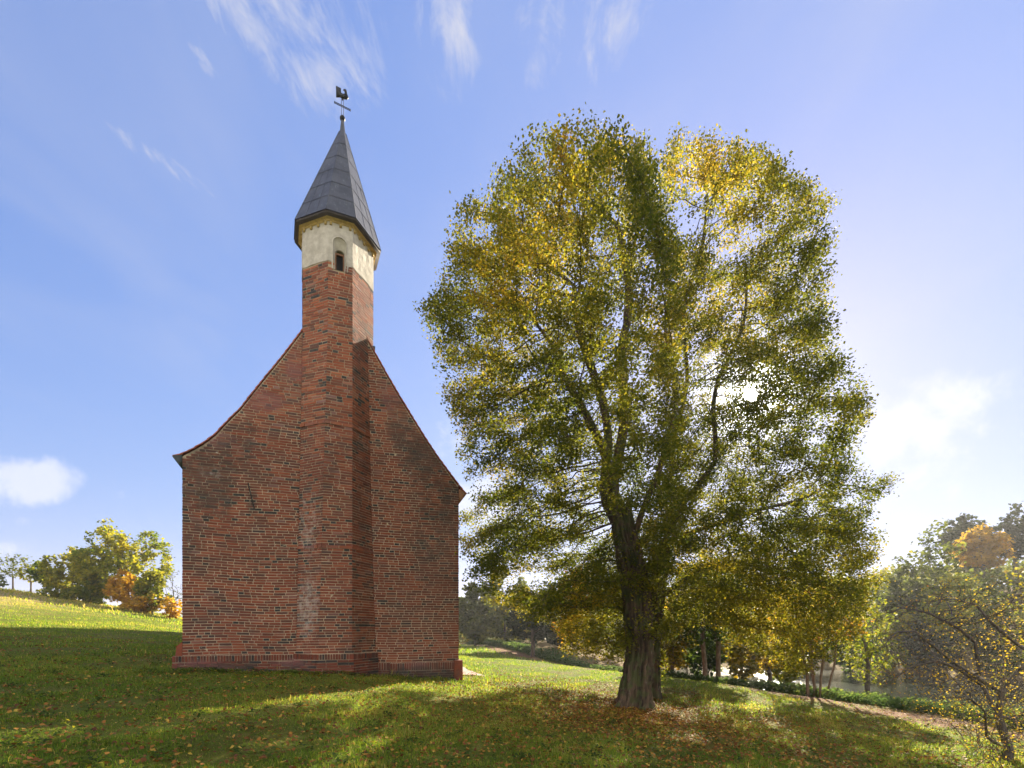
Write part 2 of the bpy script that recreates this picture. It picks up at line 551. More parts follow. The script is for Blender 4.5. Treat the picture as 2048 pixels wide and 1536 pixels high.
# stains known from the photograph: places on the wall
def gpt(px, py): return tuple(gp(*gab(px, py)))
STAINS_DARK += [(gpt(410, 960), (1.5, .9, 1.6), 1.0), (gpt(500, 850), (.7, .6, .45), .6), (gpt(850, 910), (1.3, .7, 1.5), 1.0), (gpt(880, 1010), (1.1, .6, 1.8), .9), (gpt(840, 1065), (.9, .6, .5), .7),
                (gpt(505, 1005), (.25, .25, .5), .8), (gpt(840, 1350), (2.2, 1.0, .42), 1.3), (gpt(680, 1352), (2.0, 1.5, .42), 1.3), (gpt(430, 1340), (2.0, .9, .30), 1.3), (gpt(570, 1350), (1.5, .9, .4), 1.2),
                (gpt(735, 840), (.35, .9, 1.2), .5), (gpt(400, 1060), (.6, .6, .8), .45), (gpt(780, 1130), (.9, .6, .5), .4)]
STAINS_DARK += [(gpt(470, 900), (1.0, .9, .7), .8), (gpt(800, 860), (.7, .7, 1.2), .8), (gpt(860, 1090), (1.3, .7, .8), .75), (gpt(385, 1080), (.5, .6, 1.6), .7)]
STAINS_WHITE += [((*LO4[0].lerp(LO4[1], .5), CZ + (YH - 1210) / FPX * 13.6), (.75, .5, 1.5), .75), ((*LO4[0].lerp(LO4[1], .5), CZ + (YH - 1050) / FPX * 13.6), (.7, .5, 1.6), .6),
                 (gpt(640, 1310), (.3, .6, .25), .9), (gpt(880, 1290), (.9, .6, .5), .35), (gpt(420, 945), (.5, .5, .3), .55)]
STAINS_PURPLE += [(gpt(520, 800), (1.2, .7, .6), 1.0), (gpt(590, 730), (.5, .6, 1.0), .9), (gpt(440, 880), (1.0, .6, .5), .8), (gpt(780, 790), (.6, .6, .9), .8), (gpt(400, 1335), (1.4, .9, .4), 1.0), (gpt(600, 1325), (1.4, 1.2, .25), 1.0),
                  (gpt(830, 1330), (1.0, .7, .25), .8)]
M_BRICK, M_MORTAR = brick_mats()
M_TILE = plain('roof_tile', (.40, .11, .055), .8, 0, .5, 9.0, .4, (.22, .07, .045))
M_LEAD = None
def lead_mat():
    m, t = new_mat('weathered_sheet_metal')
    pos = t.pos()
    streak = t.noise(t.scalevec(pos, (9, 9, .55)), 2.2, 6.0, 0.7, 0.2)
    n = t.noise(pos, 3.0, 5.0, 0.6)
    c = t.mix(t.smooth(n, .3, .7), (.036, .042, .062), (.068, .076, .105))
    c = t.mix(t.math('MULTIPLY', t.smooth(streak, .56, .74), .7), c, (.22, .28, .31))
    c = t.mix(t.math('MULTIPLY', t.smooth(streak, .44, .28), .6), c, (.055, .05, .05))
    t.put(t.p.inputs['Base Color'], c)
    t.p.inputs['Roughness'].default_value = .5
    t.p.inputs['Metallic'].default_value = .1
    bump(t, t.noise(pos, 7.0, 3.0, .5), .3, .02)
    return m
M_LEAD = lead_mat()
M_DARKMETAL = plain('dark_iron', (.020, .022, .020), .55, .5, .3)
M_SOFFIT = plain('dark_eave_board', (.045, .034, .026), .8, 0, .4)
M_GUTTER = plain('dark_green_board', (.03, .04, .036), .6, 0, .3)
M_WOOD = plain('brown_wood', (.26, .12, .05), .7, 0, .4, 14)
M_OCHRE = plain('ochre_cornice', (.52, .38, .13), .85, 0, .35, 12, .3)
M_PLASTER = plain('grey_white_plaster', (.56, .53, .47), .9, 0, .2, 5.0, .7, (.40, .37, .32), 14.0)
M_DARK = plain('dark_louvre', (.018, .018, .02), .6)

# ---- brickwork
COURSE = 0.0735
class Bricks(MB):
    def brick(s, a, b, c, d, n, a_val, proud):
        """front quad a b c d (counter-clockwise from outside), standing proud of the bed by that much"""
        j = lambda: Vector((random.uniform(-.002, .002), random.uniform(-.002, .002), random.uniform(-.002, .002)))
        f = [p + n * (proud + random.uniform(-.004, .005)) + j() for p in (a, b, c, d)]
        g = [p - n * .01 for p in (a, b, c, d)]
        s.face(f, 0, a_val)
        for i in range(4):
            k = (i + 1) % 4
            s.face([g[i], g[k], f[k], f[i]], 0, a_val)
    def course(s, p0, p1, q0, q1, z0, z1, n, skip=None, proud=.007, rough=1.0, tone=None, shift=None, rowlock=False):
        """one course of bricks from p0 to p1 (bed) / q0 to q1 (top) as 2-D points"""
        L = (p1 - p0).length
        x = 0.0
        J = .016
        first = True
        wv = lambda p, z: .013 * math.sin(1.3 * (p.x + p.y) + .6 * z + .4) + .008 * math.sin(3.1 * (p.x - .5 * p.y) + 1.1 * z)
        if rowlock: wv = lambda p, z: 0.0
        while x < L - .03:
            if rowlock: w = random.uniform(.062, .075)
            else:
                w = .30 if random.random() < .62 else .145
                w *= random.uniform(.94, 1.06)
            if first and not rowlock:
                w *= random.uniform(.45, 1.0); first = False
            e = min(x + w, L)
            if L - e < .06: e = L
            xa = (x + (J * .5 if x > 0 else 0)) / L; xb = (e - (J * .5 if e < L else 0)) / L
            xm = (x + e) / 2
            if not (skip and skip(xm, (z0 + z1) / 2)):
                zj = random.uniform(-.001, .001)
                A = p0.lerp(p1, xa); B = p0.lerp(p1, xb); Cc = q0.lerp(q1, xb); D = q0.lerp(q1, xa)
                r = random.random()
                if tone: r = tone(r, e - x)
                elif (e - x) < .2 and random.random() < .16: r = random.uniform(0, .08)
                elif r < .1 and random.random() < .75: r = random.uniform(.3, .8)
                s.brick(Vector((*A, z0 + J * .5 + zj + wv(A, z0))), Vector((*B, z0 + J * .5 + zj + wv(B, z0))), Vector((*Cc, z1 - J * .5 + zj + wv(Cc, z0))), Vector((*D, z1 - J * .5 + zj + wv(D, z0))), n, r, proud * random.uniform(.5, 1.3) * rough)
            x = e

def tower_join(pl):
    """where the first and last visible tower faces run into the gable plane"""
    sd = lambda p: (Vector((p.x, p.y, 0)) - GO).dot(N)
    tt = lambda p: (Vector((p.x, p.y, 0)) - GO).dot(U)
    out = []
    for a, b in ((pl[1], pl[0]), (pl[2], pl[3])):
        da, db = sd(a), sd(b)
        out.append(tt(a.lerp(b, da / (da - db))) if db < 0 else tt(b))
    return out

def v2(v): return Vector((v.x, v.y))

CH = empty('chapel', (gp(WID / 2, 0).x, gp(WID / 2, 0).y, gz(-5, 13.4)), label='old red brick chapel with narrow eight sided bell tower and dark spire', cat='chapel')
NAVE = 20.0
Z_G0 = -0.4      # foundations

def build_chapel():
    # wall slab and brick skin of the gable
    wall_prof = [(t, z - .065) for t, z in PROFILE]
    W = Bricks()
    wt = np.array([p[0] for p in wall_prof]); wz = np.array([p[1] for p in wall_prof])
    pts = [(0, Z_G0)] + [(0.0, wall_prof[0][1])] + [p for p in wall_prof if 0 < p[0] < WID] + [(WID, float(np.interp(WID, wt, wz)))] + [(WID, Z_G0)]
    front = [gp(t, z) for t, z in pts]; back = [p + IN * .45 for p in front]
    W.face(front[::-1], 1)
    W.face(back, 1)
    for i in range(len(pts)):
        j = (i + 1) % len(pts)
        W.face([front[i], front[j], back[j], back[i]], 1)
    zt0 = CZ - 1.9
    k = 0
    ia = int(np.argmax(wz))
    while True:
        z0 = zt0 + k * COURSE; z1 = z0 + COURSE; k += 1
        if z1 > APEX[1] - .15: break
        ta = 0.0 if z1 < wz[0] else float(np.interp(z1 + .02, wz[:ia + 1], wt[:ia + 1]))
        tb = WID if z1 < np.interp(WID, wt, wz) else float(np.interp(-(z1 + .02), -wz[ia:], wt[ia:]))
        pl = tower_poly(z0)
        # where the tower meets the gable
        tl, tr = tower_join(pl)
        # gentle sag of the courses
        for a, b in ((ta, min(tl + .05, tb)), (max(tr - .05, ta), tb)):
            if b - a > .08:
                W.course(v2(gp(a, 0)), v2(gp(b, 0)), v2(gp(a, 0)), v2(gp(b, 0)), z0, z1, N)
    # returns of the two corners and the long side walls, coursed too
    o = W.build('gable_wall', [M_BRICK, M_MORTAR], CH)
    S = Bricks()
    for t0, n_, in ((0.0, -U), (WID, U)):
        topz = (wz[0] if t0 == 0 else np.interp(WID, wt, wz)) - .02
        p0 = gp(t0, 0, -.45); p1 = gp(t0, 0, -NAVE)
        th = -U * .4 if t0 > 0 else U * .4
        S.box6(p0 + Vector((0, 0, Z_G0)), IN * (NAVE - .45), th, (0, 0, topz - Z_G0), 1)
        kk = 0
        while zt0 + (kk + 1) * COURSE < topz:
            z0 = zt0 + kk * COURSE
            a, b = v2(gp(t0, 0, -.003)), v2(gp(t0, 0, -4.5))
            if t0 > 0: S.course(a, b, a, b, z0, z0 + COURSE, n_)
            else: S.course(b, a, b, a, z0, z0 + COURSE, n_)
            kk += 1
        a = gp(t0, 0, -4.5); 
        S.face([a + n_ * .004 + Vector((0, 0, Z_G0)), a + IN * (NAVE - 4.5) + n_ * .004 + Vector((0, 0, Z_G0)), a + IN * (NAVE - 4.5) + n_ * .004 + Vector((0, 0, topz)), a + n_ * .004 + Vector((0, 0, topz))], 0, .6)
    bk = [p + IN * NAVE for p in front]
    S.face(bk, 0, .5)
    S.build('side_wall', [M_BRICK, M_MORTAR], CH)

    # ---- roof: tile courses running back from the verge
    Rf = MB()
    def slope(pts, sgn):
        # resample the profile at 0.17 m
        P = [Vector((t, 0, z)) for t, z in pts]
        seg = [(P[i + 1] - P[i]).length for i in range(len(P) - 1)]
        tot = sum(seg); nn = int(tot / .19)
        out = []
        for i in range(nn + 1):
            d = tot * i / nn; j = 0
            while j < len(seg) - 1 and d > seg[j]: d -= seg[j]; j += 1
            out.append(P[j].lerp(P[j + 1], min(d / seg[j], 1)))
        for i in range(nn):
            a, b = out[i], out[i + 1]
            dr = (b - a).normalized(); nm = Vector((-dr.z * sgn, 0, dr.x * sgn))
            if nm.z < 0: nm = -nm
            a2 = a - dr * .05
            th = .024; lift = .020
            jx = random.uniform(-.012, .012)
            q = [a2 + nm * lift - nm * th, b - nm * th, b + nm * 0.0, a2 + nm * lift]
            f = [gp(c.x, c.z, .03 + jx * .8) for c in q]
            bb = [gp(c.x, c.z, -NAVE) for c in q]
            Rf.face(f, 0); Rf.face(bb[::-1], 0)
            for m in range(4):
                mm = (m + 1) % 4
                Rf.face([f[m], f[mm], bb[mm], bb[m]], 0)
    eave_l = gab(345, 912); eave_r = gab(933, 987)
    slope([(eave_l[0] + .05, eave_l[1] + .02)] + verge_l + [APEX], 1)
    slope([(eave_r[0] - .03, eave_r[1] + .015)] + verge_r[::-1] + [APEX], -1)
    Rf.build('roof', M_TILE, CH, recalc=False)
    # boxed eaves
    for (tip, low, t0, mt) in (((eave_l[0], eave_l[1]), gab(366, 938)[1], 0.0, M_GUTTER), ((eave_r[0], eave_r[1]), gab(916, 1008)[1], WID, M_WOOD)):
        E = MB()
        s = -1 if t0 == 0 else 1
        wt_top = (gab(365, 906)[1] if s < 0 else gab(916, 975)[1]) - .05
        q = [(t0 + s * .012, low), (tip[0], tip[1] - .02), (tip[0] - s * .02, tip[1] + .012), (t0 + s * .012, wt_top)]
        f = [gp(a, b, .03) for a, b in q]; bb = [gp(a, b, -NAVE) for a, b in q]
        E.face(f); E.face(bb[::-1])
        for m in range(4):
            mm = (m + 1) % 4
            E.face([f[m], f[mm], bb[mm], bb[m]])
        E.build('eave_box', mt, CH, recalc=True)
    # corbel stone below the eaves of the left corner
    # ---- plinth
    P = Bricks()
    zl1, zl0 = gab(350, 1312)[1], gab(350, 1325)[1]
    zr1, zr0 = gab(915, 1323)[1], gab(915, 1338)[1]
    tw = tower_poly(Z_TLO)
    tL = (Vector((*tw[0], 0)) - GO).dot(U); tR = (Vector((*tw[3], 0)) - GO).dot(U)
    dark_tone = lambda r, w: .09 + .5 * r if random.random() < .86 else .05
    def run(ta, tb, zt, zb, out):
        a, b = gp(ta, 0, out), gp(tb, 0, out)
        P.box6(gp(ta, Z_G0, .002), U * (tb - ta), N * (out - .002), (0, 0, zt - Z_G0 - .004), 1)
        A, B = v2(a), v2(b)
        P.course(A, B, A, B, zb, zt, N, proud=.012, rough=1.6, rowlock=True, tone=dark_tone)
        z = zb
        while z > Z_G0 + .1:
            P.course(A, B, A, B, z - COURSE, z, N, proud=.014, rough=2.2, tone=dark_tone)
            z -= COURSE
    run(-.20, tL - .02, zl1, zl0, .10)
    run(tR + .42, WID + .02, zr1, zr0, .07)
    run(tR + .02, tR + .41, zr1 + .02, zr0 + .02, .045)
    # round the tower
    cen = TC
    lo = [p + (p - cen).normalized() * .12 for p in tw[:4]]
    lo[0] = v2(gp(tL - .06, 0, .11)); lo[3] = v2(gp(tR + .06, 0, .10))
    ztw1, ztw0 = CZ + (YH - 1308) / FPX * 13.5, CZ + (YH - 1320) / FPX * 13.5
    back_in = [v2(gp(tR, 0, -.1)), v2(gp(tL, 0, -.1))]
    P.prism(lo + back_in, Z_G0, ztw1 - .004, 1)
    for i in range(3):
        a, b = lo[i], lo[i + 1]
        dr = (b - a).normalized(); nn = Vector((dr.y, -dr.x, 0))
        P.course(a, b, a, b, ztw0, ztw1, nn, proud=.012, rough=1.6, rowlock=True, tone=dark_tone)
        z = ztw0
        while z > Z_G0 + .1:
            P.course(a, b, a, b, z - COURSE, z, nn, proud=.014, rough=2.4, tone=dark_tone)
            z -= COURSE
    # the chamfered base course at the left corner
    zc = gab(360, 1284)[1]; zc2 = gab(360, 1292)[1]
    q = [(-.16, zl1), (-.13, zc2), (-.005, zc), (-.005, zl1)]
    f = [gp(a, b, .012) for a, b in q]; bb = [gp(a, b, -NAVE) for a, b in q]
    P.face(f, 0, .8)
    for m in range(4):
        mm = (m + 1) % 4
        P.face([f[m], f[mm], bb[mm], bb[m]], 0, .75)
    # side of the plinth on the left and right
    P.box6(gp(-.20, Z_G0, .09), IN * NAVE, U * .2, (0, 0, zl1 - Z_G0), 0, .55)
    P.box6(gp(WID - .16, Z_G0, .13), U * .26, IN * 3.0, (0, 0, gab(918, 1320)[1] - Z_G0), 0, .62)
    for i in range(5):
        z = gab(918, 1320)[1] - .11 * (i + 1)
        a, b = v2(gp(WID - .16, 0, .13)), v2(gp(WID + .10, 0, .13))
        P.course(a, b, a, b, z, z + .11, N, proud=.008, rough=1.2, tone=lambda r, w: .45 + .4 * r)
    P.build('plinth', [M_BRICK, M_MORTAR], CH)

    # ---- tower shaft
    T = Bricks()
    zs = [Z_G0, Z_TLO] + [Z_TLO + (Z_TUP - Z_TLO) * i / 6 for i in range(1, 7)] + [Z_EAVE - .02]
    for a, b in zip(zs[:-1], zs[1:]):
        pa, pb = tower_poly(a), tower_poly(b)
        for i in range(8):
            j = (i + 1) % 8
            if i == 1 and b > Z_PLAS - .8:      # front face with the bell opening: made below
                hi = Z_PLAS - .46
                T.face([(*pa[i], a), (*pa[j], a), (*pb[j], hi), (*pb[i], hi)], 1)
                continue
            T.face([(*pa[i], a), (*pa[j], a), (*pb[j], b), (*pb[i], b)], 1)
    F = UP4[1]; G = UP4[2]; LF = (G - F).length
    fx = lambda px: LF * (px - 657.5) / (705.2 - 657.5)
    wx0, wx1 = fx(672.0), fx(690.6)
    zw0 = CZ + (YH - 540) / FPX * 13.66; zarch = CZ + (YH - 496) / FPX * 13.66
    nx0, nx1 = fx(667.0), fx(694.5)
    b1, b2 = CZ + (YH - 848) / FPX * 13.6, CZ + (YH - 1097) / FPX * 13.6
    pl_z = lambda i, f: Z_PLAS     # brick stops here
    k = 0
    while True:
        z0 = CZ - 1.3 + k * COURSE; z1 = z0 + COURSE; k += 1
        if z1 > Z_PLAS + .01: break
        pa, pb = tower_poly(z0), tower_poly(z1)
        for i in range(5):
            if i in (3,) and z0 < CZ + 7.8: continue
            if i == 4: i = 7
            j = (i + 1) % 8
            if i == 7 and z0 < CZ + 7.6: continue
            dr = (pa[j] - pa[i]).normalized(); nn = Vector((dr.y, -dr.x, 0))
            band = abs(z0 - b1) < COURSE * .55 or abs(z0 - b2) < COURSE * .55
            sk = (lambda x, z: wx0 - .06 < x < wx1 + .06 and z > zw0 - .02) if i == 1 else None
            if band:
                T.course(pa[i], pa[j], pb[i], pb[j], z0 - .004, z1 + .012, nn, sk, .055, .6, tone=lambda r, w: .88 + .12 * r)
            else:
                T.course(pa[i], pa[j], pb[i], pb[j], z0, z1, nn, sk)
    # front bed pieces round the opening, brick zone
    def fp(x, z, o=0.0):
        q = F.lerp(G, x / LF); d = (G - F).normalized()
        return Vector((q.x, q.y, z)) + Vector((d.y, -d.x, 0)) * o
    zz0 = Z_PLAS - .46
    T.face([fp(0, zz0), fp(LF, zz0), fp(LF, zw0), fp(0, zw0)], 1)
    T.face([fp(0, zw0), fp(wx0 - .03, zw0), fp(wx0 - .03, Z_PLAS + .05), fp(0, Z_PLAS + .05)], 1)
    T.face([fp(wx1 + .03, zw0), fp(LF, zw0), fp(LF, Z_PLAS + .05), fp(wx1 + .03, Z_PLAS + .05)], 1)
    T.build('tower', [M_BRICK, M_MORTAR], CH)

    # ---- plastered bell stage
    B = MB()
    off = [p + (p - TC).normalized() * .016 for p in UP8]
    zt = Z_EAVE + .02
    def face_grid(a, b, z0f, z1, rough=.006):
        nx, nz = 8, 10
        d = (b - a).normalized(); nn = Vector((d.y, -d.x, 0))
        g = {}
        for i in range(nx + 1):
            for j in range(nz + 1):
                q = a.lerp(b, i / nx); z = z0f(i / nx) + (z1 - z0f(i / nx)) * j / nz
                o = random.uniform(-rough, rough) if 0 < i < nx else 0
                g[i, j] = Vector((q.x, q.y, z)) + nn * o
        for i in range(nx):
            for j in range(nz):
                B.face([g[i, j], g[i + 1, j], g[i + 1, j + 1], g[i, j + 1]])
    for i in range(8):
        if i == 1: continue
        ph = random.uniform(0, 6)
        face_grid(off[i], off[(i + 1) % 8], lambda f: Z_PLAS + .012 * math.sin(7 * f + ph), zt)
    F2, G2 = off[1], off[2]; LF2 = (G2 - F2).length
    def fq(x, z, o=0.0):
        q = F2.lerp(G2, x / LF2); d = (G2 - F2).normalized()
        return Vector((q.x, q.y, z)) + Vector((d.y, -d.x, 0)) * o
    # arch opening outline (outer, on the plaster face) and inner (deeper)
    zs_o = zarch - .03
    def arch(x0, x1, zb, zs, rise, n=10):
        cx = (x0 + x1) / 2; hw = (x1 - x0) / 2
        pts = [(x0, zb)]
        for i in range(n + 1):
            a = math.pi - math.pi * i / n
            pts.append((cx + hw * math.cos(a), zs + rise * math.sin(a)))
        pts.append((x1, zb))
        return pts
    sp_o = CZ + (YH - 488) / FPX * 13.66
    AO = arch(nx0, nx1, zw0, sp_o, .19)
    sp_i = CZ + (YH - 500) / FPX * 13.66
    AI = arch(wx0, wx1, zw0, sp_i, .10)
    # plaster between arch and face border (lower edge is ragged where brick starts)
    zbL, zbR = Z_PLAS, Z_PLAS - .02
    B.face([fq(0, zbL), fq(nx0 * .75, zbL - .02), fq(nx0, zbL - .16), fq(nx0, sp_o), fq(0, sp_o)])
    B.face([fq(nx1, zbR - .2), fq(nx1 + .05, zbR - .02), fq(LF2, zbR), fq(LF2, sp_o), fq(nx1, sp_o)])
    cx = (nx0 + nx1) / 2
    top = [(x, zt) for x in np.linspace(0, LF2, 11)]
    ar = AO[1:-1]
    B.face([fq(0, sp_o), fq(*ar[0]), fq(*top[0])])
    for i in range(10):
        B.face([fq(*ar[i]), fq(*ar[i + 1]), fq(*top[i + 1]), fq(*top[i])])
    B.face([fq(*ar[10]), fq(LF2, sp_o), fq(*top[10])])
    # splayed reveal
    for i in range(len(AO) - 1):
        B.face([fq(*AO[i]), fq(*AI[i], -.13), fq(*AI[i + 1], -.13), fq(*AO[i + 1])])
        B.face([fq(*AI[i], -.13), fq(*AI[i], -.30), fq(*AI[i + 1], -.30), fq(*AI[i + 1], -.13)])
    B.face([fq(*AO[0]), fq(*AO[-1]), fq(*AI[-1], -.30), fq(*AI[0], -.30)])
    # raised rim of plaster round the arch
    for i in range(len(AO) - 1):
        o1 = [(cx + (x - cx) * 1.16, z + (.03 if 0 < q < len(AO) - 1 else 0)) for q, (x, z) in enumerate(AO)]
        B.face([fq(*o1[i], .003), fq(*AO[i], .02), fq(*AO[i + 1], .02), fq(*o1[i + 1], .003)])
        B.face([fq(*AO[i], .02), fq(*AO[i], -.01), fq(*AO[i + 1], -.01), fq(*AO[i + 1], .02)])
    B.build('bell_stage', M_PLASTER, CH)
    # window: louvred shutter in a wooden frame
    Wn = MB()
    zt_i = sp_i + .02
    for i in range(9):
        z = zw0 + .04 + i * (zt_i - zw0 - .06) / 9
        Wn.face([fq(wx0, z, -.235), fq(wx1, z, -.235), fq(wx1, z + .10, -.28), fq(wx0, z + .10, -.28)], 0)
    Wn.face([fq(wx0, zw0, -.295), fq(wx1, zw0, -.295), fq(wx1, zt_i + .1, -.295), fq(wx0, zt_i + .1, -.295)], 0)
    wo = Wn.build('window', M_DARK, CH)
    Fr = MB()
    d = (G2 - F2).normalized(); dx = Vector((d.x, d.y, 0)); dn = Vector((d.y, -d.x, 0))
    for x in (wx0 + .002, wx1 - .037):
        Fr.box6(fq(x, zw0 + .004, -.225), dx * .035, dn * .05, (0, 0, zt_i - zw0 - .034))
    Fr.box6(fq(wx0 + .002, zt_i - .03, -.226), dx * (wx1 - wx0 - .004), dn * .055, (0, 0, .045))
    Fr.build('frame', M_WOOD, wo)
    # ochre cornice with dentils
    K = MB()
    def ring(o_): return [p + (p - TC).normalized() * o_ for p in UP8]
    K.prism(ring(.10), Z_EAVE - .085, Z_EAVE + .015, poly1=ring(.14))
    K.prism(ring(.05), Z_EAVE - .135, Z_EAVE - .087)
    r0 = ring(.018)
    for i in range(8):
        a, b = r0[i], r0[(i + 1) % 8]
        L = (b - a).length; d = (b - a).normalized(); nn = Vector((d.y, -d.x, 0))
        for q in range(int(L / .19)):
            x = .07 + q * (L - .14) / max(int(L / .19) - 1, 1) - .025
            c = a + d * x
            K.box6(Vector((c.x, c.y, Z_EAVE - .22)), Vector((d.x, d.y, 0)) * .06, nn * .035, (0, 0, .083))
    K.build('cornice', M_OCHRE, CH, recalc=True)
    # ---- spire
    S = MB()
    ev = [p + (p - TC).normalized() * .225 for p in UP8]
    ap = Vector(((685 - CXP) / FPX * 14.45, 14.45)); zap = CZ + (YH - 267) / FPX * 14.45
    topr = [ap + (p - TC).normalized() * .10 for p in UP8]
    rows = 6
    z_low = Z_EAVE + .03
    prev = None
    for rI in range(rows):
        f0, f1 = rI / rows, (rI + 1) / rows
        flare = lambda f: 1.0
        lo = [a.lerp(b, f0) + (a - TC).normalized() * .010 for a, b in zip(ev, topr)]
        hi = [a.lerp(b, f1) for a, b in zip(ev, topr)]
        za, zb = z_low + (zap - z_low) * f0, z_low + (zap - z_low) * f1
        for i in range(8):
            j = (i + 1) % 8
            S.face([(*lo[i], za - .004), (*lo[j], za - .004), (*hi[j], zb), (*hi[i], zb)])
            if prev: S.face([(*prev[i], za), (*prev[j], za), (*lo[j], za - .004), (*lo[i], za - .004)])
        prev = hi
    S.face([(*p, zap) for p in topr])
    for i in range(8):     # rolls on the hips
        S.tube([(*ev[i], z_low + .004), (*topr[i], zap)], [.014, .010], 6)
    # standing vertical joints on each face
    for i in range(8):
        j = (i + 1) % 8
        for fr, hh in ((.36, .55), (.70, .5)):
            a = ev[i].lerp(ev[j], fr); b = topr[i].lerp(topr[j], fr)
            q = a.lerp(b, hh)
            o3 = (a - TC).normalized() * .006
            S.tube([(*(a + o3), z_low + .01), (*(q + o3 * .8), z_low + (zap - z_low) * hh)], .004, 4)
    ob = S.build('spire', M_LEAD, CH)
    E = MB()
    ev2 = [p + (p - TC).normalized() * .215 for p in UP8]
    E.prism(ev2, Z_EAVE - .055, z_low - .006)
    E.build('eave_board', M_SOFFIT, CH, recalc=True)
    # pinnacle, ball, cross, cock
    Kp = MB()
    a3 = Vector((*ap, 0))
    zb_ = CZ + (YH - 237) / FPX * 14.45
    Kp.tube([a3 + Vector((0, 0, zap - .05)), a3 + Vector((0, 0, zap + .02)), a3 + Vector((0, 0, zb_ - .05))], [.10, .082, .036], 8)
    Kp.build('pinnacle', M_LEAD, ob)
    Bl = MB()
    prof = [(-.078, .004), (-.07, .03), (-.05, .06), (-.02, .075), (.02, .075), (.05, .06), (.07, .03), (.078, .004)]
    Bl.tube([a3 + Vector((0, 0, zb_ + h)) for h, r in prof], [r for h, r in prof], 14)
    Bl.build('ball_finial', M_DARKMETAL, ob, smooth=True)
    zc_ = CZ + (YH - 212.5) / FPX * 14.45
    Cr = MB()
    ar_d = Vector((math.cos(R(30)), math.sin(R(30)), 0))
    for s in (-1, 1):
        Cr.tube([a3 + ar_d * .027 * s + Vector((0, 0, zb_ + .06)), a3 + ar_d * .027 * s + Vector((0, 0, zc_ + .19))], .007, 6)
        Cr.tube([a3 - ar_d * .22 + Vector((0, 0, zc_ + .018 * s)), a3 + ar_d * .22 + Vector((0, 0, zc_ + .018 * s))], .010, 6)
        Cr.tube([a3 + ar_d * .22 * s + Vector((0, 0, zc_ - .028)), a3 + ar_d * .22 * s + Vector((0, 0, zc_ + .028))], .012, 6)
    Cr.tube([a3 - ar_d * .03 + Vector((0, 0, zc_ + .19)), a3 + ar_d * .03 + Vector((0, 0, zc_ + .19))], .011, 6)
    Cr.build('cross', M_DARKMETAL, ob)
    Ck = MB()
    out = [(-.175, .05), (-.16, .045), (-.06, .085), (.0, .06), (.06, .075), (.12, .085), (.165, .15), (.145, .20), (.125, .25), (.12, .30), (.105, .345), (.085, .36), (.05, .355), (.035, .335), (.015, .325), (.05, .31), (.06, .26),
           (.055, .22), (.02, .205), (-.03, .205), (-.04, .24), (-.045, .345), (-.075, .335), (-.09, .352), (-.115, .338), (-.14, .356), (-.18, .345), (-.175, .2)]
    cd = Vector((math.cos(R(22)), math.sin(R(22)), 0)); cn = Vector((cd.y, -cd.x, 0))
    zk = zc_ + .155
    ff = [a3 + cd * x + cn * .014 + Vector((0, 0, zk + h)) for x, h in out]
    gg = [a3 + cd * x - cn * .014 + Vector((0, 0, zk + h)) for x, h in out]
    Ck.face(ff); Ck.face(gg[::-1])
    for i in range(len(out)):
        j = (i + 1) % len(out)
        Ck.face([ff[i], gg[i], gg[j], ff[j]])
    Ck.tube([a3 + cd * -.05 + Vector((0, 0, zk + .13)), a3 + cd * .02 + Vector((0, 0, zk + .12)), a3 + cd * .10 + Vector((0, 0, zk + .15))], [.03, .055, .03], 8)
    Ck.tube([a3 + Vector((0, 0, zk + .02)), a3 + Vector((0, 0, zk + .09))], .016, 6)
    Ck.build('weathercock', M_DARKMETAL, ob, recalc=True)
    # iron anchor bar on the gable
    I = MB()
    a, b = gab(497, 967), gab(509, 1018)
    I.tube([gp(a[0], a[1], .05), gp((a[0] + b[0]) / 2, (a[1] + b[1]) / 2, .06), gp(b[0], b[1], .045)], .014, 6)
    I.tube([gp((a[0] + b[0]) / 2, (a[1] + b[1]) / 2, .06), gp((a[0] + b[0]) / 2, (a[1] + b[1]) / 2, -.02)], .016, 6)
    I.build('wall_anchor', M_DARKMETAL, CH)
    # lead flashing where roof meets tower
    Fl = MB()
    q = gab(746, 696)
    Fl.box6(gp(q[0] - .04, q[1] - .05, .03), U * .10, IN * .8, (0, 0, .10))
    Fl.build('flashing', M_LEAD, CH)
build_chapel()

# ------------------------------------------------------------------ ground, path, pond
def terrain():
    def axis(lim, n, p=2.8):
        s = np.linspace(-1, 1, n)
        return np.sign(s) * (np.abs(s) * .06 + .94 * np.abs(s) ** p) * lim
    gx = axis(420, 300); gy = axis(420, 300)
    gx = np.unique(np.r_[gx, np.linspace(-14, 18, 150)])
    gy = np.unique(np.r_[gy, np.linspace(2, 40, 190)])
    X, Y = np.meshgrid(gx, gy)
    Z = ground(X.ravel(), Y.ravel()).reshape(X.shape)
    V = np.c_[X.ravel(), Y.ravel(), Z.ravel()]
    ny, nx = X.shape
    i = np.arange(ny - 1)[:, None] * nx + np.arange(nx - 1)[None, :]
    q = np.stack([i, i + 1, i + nx + 1, i + nx], -1).reshape(-1, 4)
    o = np_mesh('ground', V, q, np.arange(len(q)) * 4, M_GROUND, smooth=True)
    tag(o, 'grassy slope falling from the hill on the left to the pond', 'ground', kind='structure')

